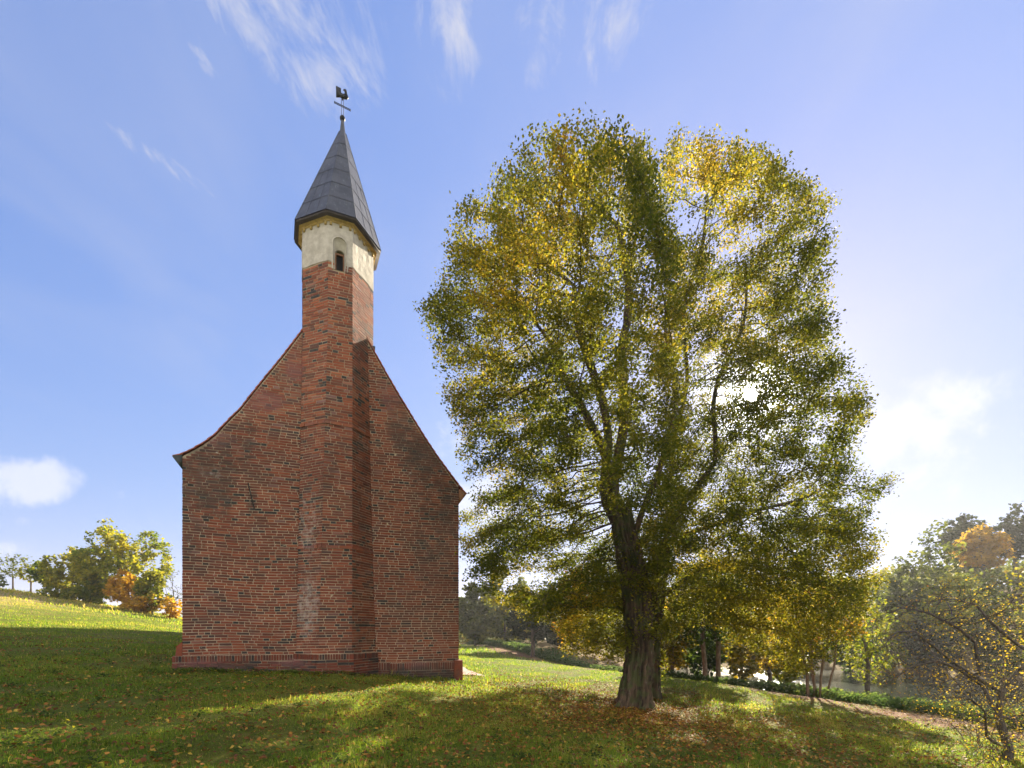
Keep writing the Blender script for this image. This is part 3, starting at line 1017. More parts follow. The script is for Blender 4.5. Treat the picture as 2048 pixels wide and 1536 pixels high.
def ground_mat():
    m, t = new_mat('meadow_ground')
    pos = t.pos()
    n1 = t.noise(pos, .35, 5, .6); n2 = t.noise(pos, 2.6, 6, .65); n3 = t.noise(pos, 24.0, 4, .7)
    c = t.mix(t.smooth(n2, .3, .7), (.10, .13, .018), (.17, .18, .024))
    c = t.mix(t.smooth(n1, .45, .7), c, (.17, .15, .035))
    c = t.mix(t.math('MULTIPLY', t.smooth(n3, .45, .75), .5), c, (.05, .05, .015))
    # straw coloured crest of the hill
    sx = t.new('ShaderNodeSeparateXYZ'); t.l.new(pos, sx.inputs[0])
    k = t.math('MULTIPLY', t.smooth(t.math('ADD', sx.outputs[2], t.math('MULTIPLY', n1, 1.6)), 2.9, 5.0), t.smooth(sx.outputs[0], -14, -24))
    c = t.mix(k, c, (.36, .27, .12))
    # fallen leaves and bare soil under the lime trees
    mp = t.new('ShaderNodeMapping', vector_type='TEXTURE')
    mp.inputs['Location'].default_value = (4.0, 13.0, 0); mp.inputs['Scale'].default_value = (8, 9, 30)
    t.put(mp.inputs['Vector'], pos)
    k = t.math('MULTIPLY', t.smooth(t.vec('LENGTH', mp.outputs[0]), 1.0, .3), t.smooth(n2, .4, .65))
    c = t.mix(t.math('MULTIPLY', k, .7), c, (.17, .09, .03))
    bk = t.attr_v('bank')
    c = t.mix(bk, c, t.mix(n2, (.14, .075, .045), (.26, .15, .08)))
    t.put(t.p.inputs['Base Color'], c)
    t.p.inputs['Roughness'].default_value = .95
    t.p.inputs['Specular IOR Level'].default_value = .1
    bump(t, t.math('ADD', n3, t.math('MULTIPLY', n2, .8)), 1.0, .08)
    return m
NT.attr_v = lambda s, name: s.new('ShaderNodeAttribute', attribute_name=name).outputs['Fac']
M_GROUND = ground_mat()
terrain()
def bank_attr():
    me = bpy.data.objects['ground'].data
    n = len(me.vertices)
    co = np.empty(n * 3, np.float32); me.vertices.foreach_get('co', co); co = co.reshape(-1, 3)
    d = co[:, 0] - bank_x(co[:, 1])
    w = 1.0 + .35 * np.sin(co[:, 1] * .9) + .25 * np.sin(co[:, 0] * 2.3 + co[:, 1])
    b = np.clip(1.3 - np.abs(d + .9) / (w * 1.7), 0, 1)
    b = np.where((co[:, 1] > 3) & (co[:, 1] < 70), b, 0)
    b = np.maximum(b, np.where((d > 1.2) & (co[:, 1] < 75) & (co[:, 1] > 0), .65, 0))
    a = me.attributes.new('bank', 'FLOAT', 'POINT'); a.data.foreach_set('value', b.astype(np.float32))
bank_attr()

def strip(name, cl, w, mat, lift, n=40, **kw):
    cl = [Vector(p) for p in cl]
    B = MB(); prev = None
    for i in range(n + 1):
        f = i / n * (len(cl) - 1); k = min(int(f), len(cl) - 2)
        p = cl[k].lerp(cl[k + 1], f - k); d = (cl[k + 1] - cl[k]).normalized(); s = Vector((d.y, -d.x))
        jit = .08 * math.sin(i * 1.7) + .05 * math.sin(i * 3.1)
        row = [p + s * (u * (w + jit)) for u in (-.5, -.17, .17, .5)]
        row = [Vector((q.x, q.y, gz(q.x, q.y) + lift)) for q in row]
        if prev:
            for j in range(3): B.face([prev[j], prev[j + 1], row[j + 1], row[j]])
        prev = row
    o = B.build(name, mat, smooth=True)
    return tag(o, **kw)
M_GRAVEL = plain('pinkish_gravel', (.42, .33, .28), .95, 0, .3, 40, .8, (.30, .23, .19), 60)
pe = v2(gp(WID + .9, 0, -2.3))
strip('path', [pe, pe + v2(IN) * 9, pe + v2(IN) * 18], 1.5, M_GRAVEL, .03, label='short pinkish gravel path beside the right chapel corner', cat='path', kind='structure')

def pond():
    m, t = new_mat('pond_water')
    pos = t.pos()
    t.p.inputs['Base Color'].default_value = (.02, .028, .02, 1)
    t.p.inputs['Roughness'].default_value = .1
    t.p.inputs['IOR'].default_value = 1.33
    bump(t, t.noise(t.scalevec(pos, (1, 1, 1)), 7.0, 4, .6), .42, .05)
    B = MB()
    B.face([(6, 20, CZ - 3.75), (60, 10, CZ - 3.75), (60, 70, CZ - 3.75), (3, 60, CZ - 3.75)])
    tag(B.build('pond', m), 'still pond glinting behind the bank on the right', 'pond', kind='structure')
pond()

# ------------------------------------------------------------------ trees
def wob(p, k, seed):
    """smooth 3-D value in -1..1 from a few waves"""
    r = np.random.default_rng(seed)
    o = np.zeros(len(p))
    for i in range(5):
        f = r.normal(0, 1, 3) * k; ph = r.uniform(0, 6.28)
        o += np.sin(p @ f + ph)
    return o / 3.0

def colonize(attr, nodes, parents, step, di, dk, iters=140, up=0.0, jit=.25, seed=1, maxn=9000):
    r = np.random.default_rng(seed)
    pos = np.zeros((maxn + 4000, 3)); par = np.full(maxn + 4000, -1, int); kids = np.zeros(maxn + 4000, int)
    n = len(nodes)
    pos[:n] = nodes; par[:n] = parents
    A = np.array(attr)
    nd = np.full(len(A), 1e9); ni = np.zeros(len(A), int)
    new = np.arange(n)
    for it in range(iters):
        if len(A) == 0 or n > maxn: break
        for s in range(0, len(new), 400):
            q = new[s:s + 400]
            d = np.sqrt(((A[:, None, :] - pos[None, q, :]) ** 2).sum(-1))
            j = d.argmin(1); dm = d[np.arange(len(A)), j]
            b = dm < nd
            nd[b] = dm[b]; ni[b] = q[j[b]]
        keep = nd > dk
        A, nd, ni = A[keep], nd[keep], ni[keep]
        act = nd < di
        if not act.any(): break
        dirs = np.zeros((n, 3))
        v = (A[act] - pos[ni[act]]) / nd[act][:, None]
        np.add.at(dirs, ni[act], v)
        src = np.unique(ni[act]); src = src[kids[src] < 3]
        if len(src) == 0: break
        dv = dirs[src]; dv /= np.linalg.norm(dv, axis=1)[:, None] + 1e-9
        dv += r.normal(0, jit, dv.shape); dv[:, 2] += up
        # keep something of the parent's direction
        pp = par[src]; ok = pp >= 0
        pdv = np.zeros_like(dv); pdv[ok] = pos[src[ok]] - pos[pp[ok]]
        pdv /= np.linalg.norm(pdv, axis=1)[:, None] + 1e-9
        dv = dv + .35 * pdv
        dv /= np.linalg.norm(dv, axis=1)[:, None] + 1e-9
        m = len(src)
        pos[n:n + m] = pos[src] + dv * step; par[n:n + m] = src; kids[src] += 1
        new = np.arange(n, n + m); n += m
    return pos[:n], par[:n]

def radii(par, tip, expo=2.3):
    n = len(par)
    a = np.zeros(n)
    kids = np.zeros(n, int)
    for i in range(n - 1, -1, -1):
        if a[i] == 0: a[i] = tip ** expo
        if par[i] >= 0: a[par[i]] += a[i]; kids[par[i]] += 1
    return a ** (1 / expo), kids

def bole(path, seed, k=96, fur=.055):
    """furrowed trunk surface along (point, radius) stations"""
    pts = np.array([tuple(p) for p, r in path]); rs = np.array([r for p, r in path])
    t = np.linspace(0, len(pts) - 1, 70)
    c = np.stack([np.interp(t, np.arange(len(pts)), pts[:, i]) for i in range(3)], 1)
    rr = np.interp(t, np.arange(len(pts)), rs)
    h = c[:, 2] - c[0, 2]
    an = np.linspace(0, 2 * np.pi, k, endpoint=False)
    A, H = np.meshgrid(an, h)
    r = np.random.default_rng(seed)
    ph = r.uniform(0, 6.28, 12)
    tw = A + .10 * H + .12 * np.sin(1.7 * H + ph[0])
    w = .45 * np.abs(np.sin(5.5 * tw + .8 * np.sin(2.3 * H + ph[1]) + ph[2])) + .3 * np.abs(np.sin(9 * tw + 1.1 * np.sin(3.1 * H + ph[3]) + ph[4])) + .25 * np.sin(17 * tw + 2 * np.sin(5 * H + ph[5]))
    lob = .16 * np.sin(3 * A + ph[6] + .2 * H) + .09 * np.sin(5 * A + ph[7])
    root = np.exp(-H / .38)
    rad = rr[:, None] * (1 + lob * (.5 + 2.4 * root)) * (1 + .36 * root) + fur * (w - .5) + .012 * r.normal(0, 1, A.shape)
    bur = .07 * np.exp(-((A - 4.6) ** 2 / .12 + (H - 2.1) ** 2 / .06)) + .06 * np.exp(-((A - 5.4) ** 2 / .1 + (H - 1.0) ** 2 / .05))
    rad += bur
    V = np.stack([c[:, 0:1] + rad * np.cos(A), c[:, 1:2] + rad * np.sin(A), c[:, 2:3] + 0 * A], -1).reshape(-1, 3)
    i = np.arange(69)[:, None] * k; j = np.arange(k)[None, :]; j2 = (j + 1) % k
    return V, np.stack([i + j, i + j2, i + k + j2, i + k + j], -1).reshape(-1, 4)

def limb_mesh(name, pos, par, rad, mat, parent, k=6, minr=0.0, bl=None):
    n = len(pos)
    d = np.zeros((n, 3))
    has = par >= 0
    d[has] = pos[has] - pos[par[has]]
    # nodes without parent take the direction of a child
    for i in np.where(has)[0]:
        if not has[par[i]] and not d[par[i]].any(): d[par[i]] = d[i]
    d /= np.linalg.norm(d, axis=1)[:, None] + 1e-9
    ref = np.where(np.abs(d[:, 2:3]) < .95, np.array([[0, 0, 1.0]]), np.array([[1.0, 0, 0]]))
    # one common reference keeps rings untwisted
    ref = np.tile(np.array([[.31, .87, .13]]), (n, 1))
    e1 = np.cross(d, ref); e1 /= np.linalg.norm(e1, axis=1)[:, None] + 1e-9
    e2 = np.cross(d, e1)
    an = np.arange(k) * 2 * np.pi / k
    ring = lambda c, r, a, b: c[:, None, :] + r[:, None, None] * (np.cos(an)[None, :, None] * a[:, None, :] + np.sin(an)[None, :, None] * b[:, None, :])
    ed = np.where(has & (rad > minr))[0]
    pa = par[ed]
    r0 = np.minimum(rad[pa], rad[ed] * 1.35)
    Aa = ring(pos[pa], r0, np.where((rad[pa] < rad[ed] * 1.35)[:, None], e1[pa], e1[ed]), np.where((rad[pa] < rad[ed] * 1.35)[:, None], e2[pa], e2[ed]))
    Bb = ring(pos[ed], rad[ed], e1[ed], e2[ed])
    m = len(ed)
    V = np.concatenate([Aa, Bb], 1).reshape(-1, 3)
    base = np.arange(m)[:, None] * (2 * k)
    j = np.arange(k)[None, :]; j2 = (j + 1) % k
    Q = np.stack([base + j, base + j2, base + k + j2, base + k + j], -1).reshape(-1, 4)
    if bl is not None:
        Q = np.concatenate([Q, bl[1] + len(V)]); V = np.concatenate([V, bl[0]])
    return np_mesh(name, V, Q, np.arange(len(Q)) * 4, mat, parent, smooth=True)

def leaf_mesh(name, cen, size, val, mat, parent, flat=.55, seed=3, aspect=.8, kind=None, out=None):
    r = np.random.default_rng(seed)
    n = len(cen)
    nm = r.normal(0, 1, (n, 3)); nm[:, 2] = np.abs(nm[:, 2]) * 1.0 + flat
    if out is not None: nm += out * .8
    nm /= np.linalg.norm(nm, axis=1)[:, None]
    t = r.normal(0, 1, (n, 3)); t[:, 2] -= .7
    t -= (t * nm).sum(1)[:, None] * nm
    t /= np.linalg.norm(t, axis=1)[:, None] + 1e-9
    b = np.cross(nm, t)
    s = (size * r.uniform(.65, 1.25, n))[:, None]
    w = s * aspect * .5
    fold = nm * s * .12
    V = np.stack([cen - t * s * .5, cen + t * s * .5, cen - t * s * .08 + b * w + fold, cen - t * s * .08 - b * w + fold], 1).reshape(-1, 3)
    i = np.arange(n)[:, None] * 4
    F = np.concatenate([i + np.array([[0, 2, 1]]), i + np.array([[0, 1, 3]])], 1).reshape(-1)
    o = np_mesh(name, V, F, np.arange(2 * n) * 3, mat, parent, {'bc': np.repeat(np.clip(val, 0, 1), 2)})
    if kind: o['kind'] = kind
    return o

def leaf_points(pos, par, rad, kids, per, spread, seed, tipmax):
    r = np.random.default_rng(seed)
    src = np.where((rad < tipmax) & (par >= 0))[0]
    k = np.repeat(src, per)
    f = r.uniform(0, 1, len(k))[:, None]
    c = pos[par[k]] * (1 - f) + pos[k] * f
    c = c + np.clip(r.normal(0, 1, c.shape), -1.7, 1.7) * spread * np.array([[1.1, 1.1, .68]])
    return c

def poly_mask(P, pts):
    """points inside a polygon and distance to its border"""
    P = np.array(P, float)
    x, y = pts[:, 0], pts[:, 1]
    ins = np.zeros(len(pts), bool); dist = np.full(len(pts), 1e9)
    for i in range(len(P)):
        a, b = P[i], P[(i + 1) % len(P)]
        c = ((a[1] > y) != (b[1] > y)) & (x < (b[0] - a[0]) * (y - a[1]) / (b[1] - a[1] + 1e-12) + a[0])
        ins ^= c
        ab = b - a; t = np.clip(((pts - a) @ ab) / (ab @ ab + 1e-12), 0, 1)
        dist = np.minimum(dist, np.linalg.norm(pts - (a + t[:, None] * ab), axis=1))
    return ins, dist

def outline_cloud(outline, Yc, n, depth, shell=.55, seed=5, clump=.9, cut=-.35, sq=1.0, grow=.05, avoid=None, away=1.0):
    """points filling a crown whose front view is the outline (photo pixels read at distance Yc), with real depth"""
    r = np.random.default_rng(seed)
    O = np.array([((px - CXP) / FPX * Yc, CZ + (YH - py) / FPX * Yc) for px, py in outline])
    O = O + (O - O.mean(0)) * .16
    lo, hi = O.min(0), O.max(0)
    P = r.uniform(lo, hi, (n * 9, 2))
    ins, d = poly_mask(O, P)
    P, d = P[ins], d[ins]
    Rr = depth
    dd = np.minimum(d, Rr)
    half = np.sqrt(np.maximum(Rr ** 2 - (Rr - dd) ** 2, .04)) * sq
    u = r.uniform(-1, 1, len(P))
    u = np.sign(u) * np.abs(u) ** shell
    Q = np.c_[P[:, 0], Yc + u * half, P[:, 1]]
    # trim the volume to the crown's outline
    ok, _ = poly_mask(np.array(outline, float) + (np.array(outline, float) - np.mean(outline, 0)) * grow, np.c_[CXP + FPX * Q[:, 0] / Q[:, 1], YH - FPX * (Q[:, 2] - CZ) / Q[:, 1]])
    Q = Q[ok]
    w = wob(Q, clump, seed + 1)
    Q = Q[w > cut]
    for ch in (avoid or []):
        for a, b in zip(ch[:-1], ch[1:]):
            a, b = np.array(a), np.array(b); ab = b - a
            tt = np.clip(((Q - a) @ ab) / (ab @ ab), 0, 1)
            Q = Q[np.linalg.norm(Q - (a + tt[:, None] * ab), axis=1) > away]
    return Q[:n]

def ellipsoid_cloud(c, rad, n, seed, shell=.45, clump=.9, cut=-.3, taper=0.0):
    r = np.random.default_rng(seed)
    v = r.normal(0, 1, (n * 3, 3)); v /= np.linalg.norm(v, axis=1)[:, None]
    q = v * (r.uniform(0, 1, len(v)) ** shell)[:, None]
    if taper:
        s = 1 - taper * (q[:, 2] + 1) / 2
        q[:, 0] *= s; q[:, 1] *= s
    Q = q * np.array(rad) + np.array(c)
    Q = Q[wob(Q, clump / max(.5, rad[0] * .35), seed + 1) > cut]
    return Q[:n]

def chain(pts, step=.3):
    """nodes along a poly-line"""
    pts = [Vector(p) for p in pts]
    out = [pts[0]]
    for a, b in zip(pts[:-1], pts[1:]):
        k = max(1, int((b - a).length / step))
        for i in range(1, k + 1): out.append(a.lerp(b, i / k))
    return out

# leaf colour ramps
G1, G2, YG, YE, OR, BR = (.058, .076, .012), (.115, .120, .016), (.26, .205, .022), (.50, .35, .03), (.42, .17, .025), (.22, .085, .022)
M_LIME = leaf_mat('lime_leaves', [(0, G1), (.26, G2), (.46, (.16, .155, .02)), (.64, YG), (.80, (.36, .25, .03)), (.88, OR), (1, BR)], .56, 1.8)
M_LIME_Y = leaf_mat('yellow_lime_leaves', [(0, G2), (.25, YG), (.6, YE), (.85, (.5, .33, .03)), (1, OR)], .55)
M_OLIVE = leaf_mat('olive_leaves', [(0, (.06, .08, .022)), (.5, (.12, .14, .03)), (.8, (.21, .20, .03)), (1, (.30, .21, .03))], .5, 1.5)
M_YELLOW = leaf_mat('autumn_yellow_leaves', [(0, (.10, .145, .02)), (.45, (.25, .245, .03)), (.82, (.42, .35, .035)), (1, (.45, .24, .03))], .5, 1.6)
M_GREEN = leaf_mat('green_leaves', [(0, (.03, .055, .015)), (.5, (.07, .11, .02)), (.85, (.15, .18, .025)), (1, (.3, .26, .03))], .5)
M_DARKGREEN = leaf_mat('dark_green_leaves', [(0, (.025, .04, .02)), (.6, (.05, .065, .03)), (1, (.10, .10, .035))], .35, 1.2)
M_GOLD = leaf_mat('golden_leaves', [(0, (.30, .20, .03)), (.6, (.50, .30, .04)), (1, (.55, .26, .04))], .5, 1.4)
M_BARK = bark_mat('lime_bark', (.020, .014, .009), (.12, .078, .046), 3.0, .7)
M_BARK2 = bark_mat('grey_bark', (.06, .05, .04), (.15, .125, .10), 6.0)
M_BARK3 = bark_mat('warm_bark', (.11, .08, .05), (.26, .19, .12), 6.0)

def tree_from(name, root, attr, mat, bark, label, group=None, base_r=.2, tip=.008, per=10, lsize=.14, spread=.16, step=.35, dk=.45, di=6.0, stem=None, seed=1, colour=None,
              extra=None, expo=2.3, cat='tree', tipmax=None, k=6, maxn=7000, flat=.55, lcut=None, aspect=.8, up=.02, link=True, bl=None):
    e = empty(name, root, label=label, cat=cat, group=group)
    nodes, par = [], []
    for ch in (stem if stem else [[root, Vector(root) + Vector((0, 0, step))]]):
        nd = chain(ch, step)
        b = len(nodes)
        first = -1
        if b and link:
            first = min(range(b), key=lambda i: (nodes[i] - nd[0]).length)
        if first >= 0:
            rw = random.Random(seed * 31 + b); pa, pb = rw.uniform(0, 6), rw.uniform(0, 6)
            nd = [q + Vector((math.sin(1.5 * i * step + pa) - math.sin(pa), math.sin(1.3 * i * step + pb) - math.sin(pb), 0)) * .13 for i, q in enumerate(nd)]
        nodes += nd; par += [first] + list(range(b, b + len(nd) - 1))
    pos, pr = colonize(attr, np.array([tuple(v) for v in nodes]), np.array(par), step, di, dk, seed=seed, maxn=maxn, up=up)
    rad, kids = radii(pr, tip, expo)
    rmax = rad.max()
    # widen towards the foot so that the trunk has its real girth
    f = base_r / rmax
    rad2 = np.where(rad > tip * 2.5, tip * 2.5 + (rad - tip * 2.5) * (base_r - tip * 2.5) / max(rmax - tip * 2.5, 1e-6), rad)
    zb = root[2]
    rad2 = rad2 * (1 + .45 * np.exp(-np.maximum(pos[:, 2] - zb, 0) / .35) * (rad2 > base_r * .4))
    tm = tipmax or tip * 2.2
    L = leaf_points(pos, pr, rad, kids, per, spread, seed + 9, tm)
    if lcut is not None: L = L[lcut(L)]
    if extra is not None: L = np.concatenate([L, extra])
    r = np.random.default_rng(seed + 4)
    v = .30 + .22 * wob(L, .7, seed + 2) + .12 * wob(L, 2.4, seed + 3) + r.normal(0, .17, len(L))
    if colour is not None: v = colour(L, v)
    limb_mesh('trunk', pos, pr, rad2, bark, e, k, bl=bl)
    leaf_mesh('crown', L, lsize, v, mat, e, flat, seed + 5, aspect)
    return e, pos, pr, rad2

sun_np = np.array(SUN_DIR)
def off_limbs(stems, away, keep, seed):
    def f(L):
        ok = sun_gap(L)
        r = np.random.default_rng(seed).uniform(size=len(L))
        for ch in stems:
            for a, b in zip(ch[:-1], ch[1:]):
                a, b = np.array(a), np.array(b); ab = b - a
                tt = np.clip(((L - a) @ ab) / (ab @ ab), 0, 1)
                ok &= (np.linalg.norm(L - (a + tt[:, None] * ab), axis=1) > away) | (r < keep)
        return ok
    return f
def sun_gap(L):
    """a natural hole in the leaves through which the low sun breaks"""
    v = L - np.array([0, 0, CZ])
    t = v @ sun_np
    d = np.linalg.norm(v - t[:, None] * sun_np, axis=1)
    return d > .25 + .10 * np.sin(np.arctan2(v[:, 2], v[:, 0]) * 40)

# --- the two big limes
OUT_A = [(1060, 300), (1100, 280), (1150, 280), (1205, 268), (1255, 280), (1285, 320), (1320, 400), (1350, 500), (1365, 620), (1370, 760), (1370, 900), (1370, 1030), (1350, 1120), (1290, 1160), (1230, 1150),
         (1150, 1190), (1070, 1230), (1010, 1200), (945, 1160), (965, 1120), (935, 1080), (985, 1035), (945, 960), (925, 915), (940, 870), (908, 815), (905, 765), (880, 700), (862, 620), (885, 580), (915, 510), (925, 440), (965, 405), (1025, 350), (1050, 310)]
YA = 14.0
rootA = at(1259, 1418, YA); rootA.z = gz(rootA.x, rootA.y) - .05
s0 = at(1252, 1085, YA)
stemA = [[rootA, at(1282, 1300, YA), at(1272, 1180, YA), s0],]
boleA = bole(fur=.13, seed=5, path=[(rootA - Vector((0, 0, .1)), .43), (at(1276, 1345, YA), .37), (at(1280, 1290, YA), .345), (at(1272, 1180, YA), .36), (at(1256, 1100, YA), .33), (at(1240, 1010, YA), .24)])
YT = at(1180, 700, YA); 
stemA += [[s0, at(1225, 1000, YA), at(1218, 880, YA), at(1190, 740, YA - .2), at(1150, 560, YA - .4)],
          [s0, at(1240, 960, YA + .3), at(1243, 800, YA + .4), at(1262, 640, YA + .6), at(1240, 450, YA + .5)],
          [s0, at(1205, 950, YA - .4), at(1165, 860, YA - .8), at(1110, 700, YA - 1.2)],
          [s0 - Vector((0, 0, .5)), at(1330, 960, YA - .6), at(1350, 800, YA - 1.0), at(1350, 620, YA - 1.0)]]
attrA = outline_cloud(OUT_A, YA, 4300, 5.0, .6, 21, 1.15, -.30, avoid=[c[2:] for c in stemA[1:4]], away=.85)
attrA = np.concatenate([attrA, ellipsoid_cloud(at(1005, 1095, 15.2), (1.3, 2.0, .9), 330, 23, .7, 1.2, -.3), ellipsoid_cloud(at(985, 1060, 17.5), (1.5, 1.6, 1.2), 170, 24, .8, 2.2, .05)])
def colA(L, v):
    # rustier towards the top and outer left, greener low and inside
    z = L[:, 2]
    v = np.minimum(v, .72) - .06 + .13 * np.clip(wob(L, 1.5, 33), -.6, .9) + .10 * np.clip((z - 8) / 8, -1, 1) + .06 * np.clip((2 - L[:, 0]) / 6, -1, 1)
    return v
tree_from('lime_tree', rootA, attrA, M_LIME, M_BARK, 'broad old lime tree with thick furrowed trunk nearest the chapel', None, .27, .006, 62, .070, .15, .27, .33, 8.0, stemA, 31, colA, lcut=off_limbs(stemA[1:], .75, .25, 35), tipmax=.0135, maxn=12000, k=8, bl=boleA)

OUT_B = [(1345, 310), (1400, 292), (1465, 297), (1525, 330), (1560, 360), (1610, 375), (1645, 395), (1650, 430), (1635, 475), (1672, 525), (1655, 570), (1635, 600), (1668, 645), (1660, 690), (1700, 740), (1738, 795), (1728, 840), (1690, 880),
         (1715, 925), (1785, 965), (1755, 1000), (1690, 1010), (1735, 1085), (1735, 1190), (1670, 1290), (1600, 1330), (1510, 1290), (1430, 1230), (1340, 1260), (1240, 1300), (1150, 1290), (1120, 1230), (1150, 1120), (1220, 1080), (1310, 1000), (1350, 800), (1340, 600), (1310, 420)]
YB = 16.0
rootB = at(1304, 1398, YB); rootB.z = gz(rootB.x, rootB.y) - .05
boleB = bole([(rootB - Vector((0, 0, .1)), .24), (at(1306, 1300, YB), .22), (at(1316, 1180, YB), .24), (at(1328, 1090, YB), .2)], 6, 36, .035)
def shoots():
    r = np.random.default_rng(77)
    n = 2600
    f = r.uniform(0, 1, n) ** .8
    b = np.array(rootB); u = np.array(at(1322, 1120, YB))
    a = r.uniform(0, 6.28, n); q = .28 + np.abs(r.normal(0, .22, n)) * (.3 + .9 * f)
    c = b + (u - b) * f[:, None] + np.c_[np.cos(a) * q, np.sin(a) * q, r.normal(0, .1, n)]
    return c[wob(c, 2.5, 78) > -.1]
shootsB = shoots()
s1 = at(1330, 1080, YB)
stemB = [[rootB, at(1308, 1280, YB), s1],
         [s1, at(1362, 900, YB), at(1372, 740, YB), at(1385, 560, YB), at(1420, 420, YB)],
         [s1, at(1415, 930, YB + .5), at(1440, 760, YB + .8), at(1500, 560, YB + .8)],
         [s1, at(1470, 1040, YB - .6), at(1600, 1000, YB - .8)],
         [at(1315, 1200, YB), at(1400, 1130, YB + .6), at(1520, 1120, YB + 1.2), at(1640, 1180, YB + 1)],
         [at(1310, 1240, YB), at(1230, 1170, YB + 1), at(1160, 1200, YB + 1.8)]]
attrB = outline_cloud(OUT_B, YB, 4800, 5.0, .6, 41, 1.15, -.34, avoid=[c[1:] for c in stemB[1:4]], away=.8)
pxB = CXP + FPX * attrB[:, 0] / attrB[:, 1]; pyB = YH - FPX * (attrB[:, 2] - CZ) / attrB[:, 1]
attrB = attrB[(np.random.default_rng(49).uniform(size=len(attrB)) < np.where((pxB < 1470) & (pyB < 820), .42, 1.0))]
attrB = np.concatenate([attrB, ellipsoid_cloud(at(1510, 800, 16), (1.9, 1.4, 1.9), 330, 48, .8, 1.2, -.5), ellipsoid_cloud(at(1180, 1190, 18), (1.2, 1.4, 1.9), 260, 43, .6, 1.2, -.5), ellipsoid_cloud(at(1630, 1140, 16.2), (2.1, 1.7, 2.7), 850, 44, .6, 1.2, -.6), ellipsoid_cloud(at(1500, 1080, 14.6), (2.2, 1.3, 1.8), 420, 46, .6, 1.2, -.4),
                        ellipsoid_cloud(at(1480, 1180, 16.5), (1.7, 1.6, 1.3), 260, 45, .6, 1.2, -.5)])
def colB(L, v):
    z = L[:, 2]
    lowleft = np.clip((3.3 - L[:, 0]) / 1.5, 0, 1) * np.clip((5.2 - z) / 1.5, 0, 1)  # low left leaves made yellower, backlight put into the leaf colour
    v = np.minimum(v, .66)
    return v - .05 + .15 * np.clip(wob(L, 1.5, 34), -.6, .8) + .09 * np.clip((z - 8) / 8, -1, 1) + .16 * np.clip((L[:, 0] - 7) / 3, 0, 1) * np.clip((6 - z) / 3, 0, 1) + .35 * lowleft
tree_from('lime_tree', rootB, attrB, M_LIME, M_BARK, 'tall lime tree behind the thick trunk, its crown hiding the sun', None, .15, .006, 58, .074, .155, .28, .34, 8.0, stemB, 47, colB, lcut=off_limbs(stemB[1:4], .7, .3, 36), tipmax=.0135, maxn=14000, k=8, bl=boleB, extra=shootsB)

# --- rows and singles further off
def simple_tree(name, cx, top, base, wpx, Y, mat, bark, label, group, n=420, per=12, lsize=.2, seed=1, base_r=None, low=.15, taper=.25, stems=1, spread=None, cut=-.3, gzb=True, step=None, cat='tree', depth=1.0, tip=.010, shell=.5, colour=None, lean=0):
    p = at(cx, base, Y)
    zb = gz(p.x, p.y) if gzb else p.z
    H = at(cx, top, Y).z - zb
    rx = wpx / FPX * Y * .5
    root = Vector((p.x, p.y, zb - .08))
    cz0 = zb + H * low
    c = (p.x, p.y, (cz0 + zb + H) / 2)
    A = ellipsoid_cloud(c, (rx, rx * depth, (zb + H - cz0) / 2), n, seed, shell, 1.2, cut, taper)
    st = step or max(.28, H / 22)
    r = random.Random(seed)
    sm = []
    for i in range(stems):
        o = Vector((r.uniform(-.35, .35), r.uniform(-.3, .3), 0)) if stems > 1 else Vector((0, 0, 0))
        o2 = o * 2.2
        hh = max(H * low * 1.2, H * .25)
        sm.append([root, root + o + Vector((0, 0, .08)), root + o * 1.3 + Vector((lean * .3, 0, hh * .5)), root + o2 + Vector((lean, 0, hh))])
    return tree_from(name, root, A, mat, bark, label, group, base_r or H * .018, tip, per, lsize, spread or st * .55, st, st * 1.3, H, sm, seed, colour, cat=cat, k=5, maxn=3500, tipmax=tip * 2.4)

HILL = 'trees along the crest of the left hill'
simple_tree('field_tree', 252, 1035, 1213, 195, 44, M_YELLOW, M_BARK2, 'tallest full tree on the left hill, turning yellow green', HILL, 800, 16, .27, 61, low=.12, taper=.35, cut=-.15)
simple_tree('field_tree', 146, 1096, 1202, 130, 44, M_YELLOW, M_BARK2, 'yellowish tree with forked trunk left of the tallest hill tree', HILL, 560, 16, .26, 62, low=.12, cut=-.2)
simple_tree('field_tree', 92, 1122, 1192, 62, 45, M_GREEN, M_BARK2, 'small green tree between the sparse and the yellowish hill trees', HILL, 240, 14, .28, 63, low=.15)
simple_tree('field_tree', 62, 1110, 1188, 60, 46, M_YELLOW, M_BARK2, 'thin half bare tree with bronze leaves on the hill crest', HILL, 220, 7, .24, 64, low=.25)
simple_tree('field_tree', 26, 1104, 1180, 54, 46, M_OLIVE, M_BARK2, 'sparse see-through tree near the left picture edge', HILL, 200, 5, .22, 65, low=.3)
simple_tree('field_tree', -6, 1142, 1176, 44, 46, M_DARKGREEN, M_BARK2, 'dark little tree cut by the left picture edge', HILL, 160, 12, .25, 66, low=.1)
BUSH = 'autumn bushes at the foot of the hill trees'
simple_tree('field_bush', 192, 1135, 1212, 80, 42.5, M_YELLOW, M_BARK2, 'yellow bush in front of the tallest hill tree, nearest the field', BUSH, 300, 16, .3, 67, low=.02, cat='bush')
simple_tree('field_bush', 258, 1140, 1218, 90, 42, M_GOLD, M_BARK2, 'golden orange bush under the tallest hill tree', BUSH, 300, 12, .3, 68, low=.02, cat='bush', cut=-.1)
simple_tree('field_bush', 305, 1135, 1224, 70, 42, M_YELLOW, M_BARK2, 'yellow green bush beside the right edge of the tallest hill tree', BUSH, 280, 16, .3, 69, low=.02, cat='bush')
simple_tree('field_bush', 340, 1195, 1232, 60, 41, M_GOLD, M_BARK2, 'low rusty bush close to the chapel corner', BUSH, 200, 10, .28, 70, low=.02, cat='bush')
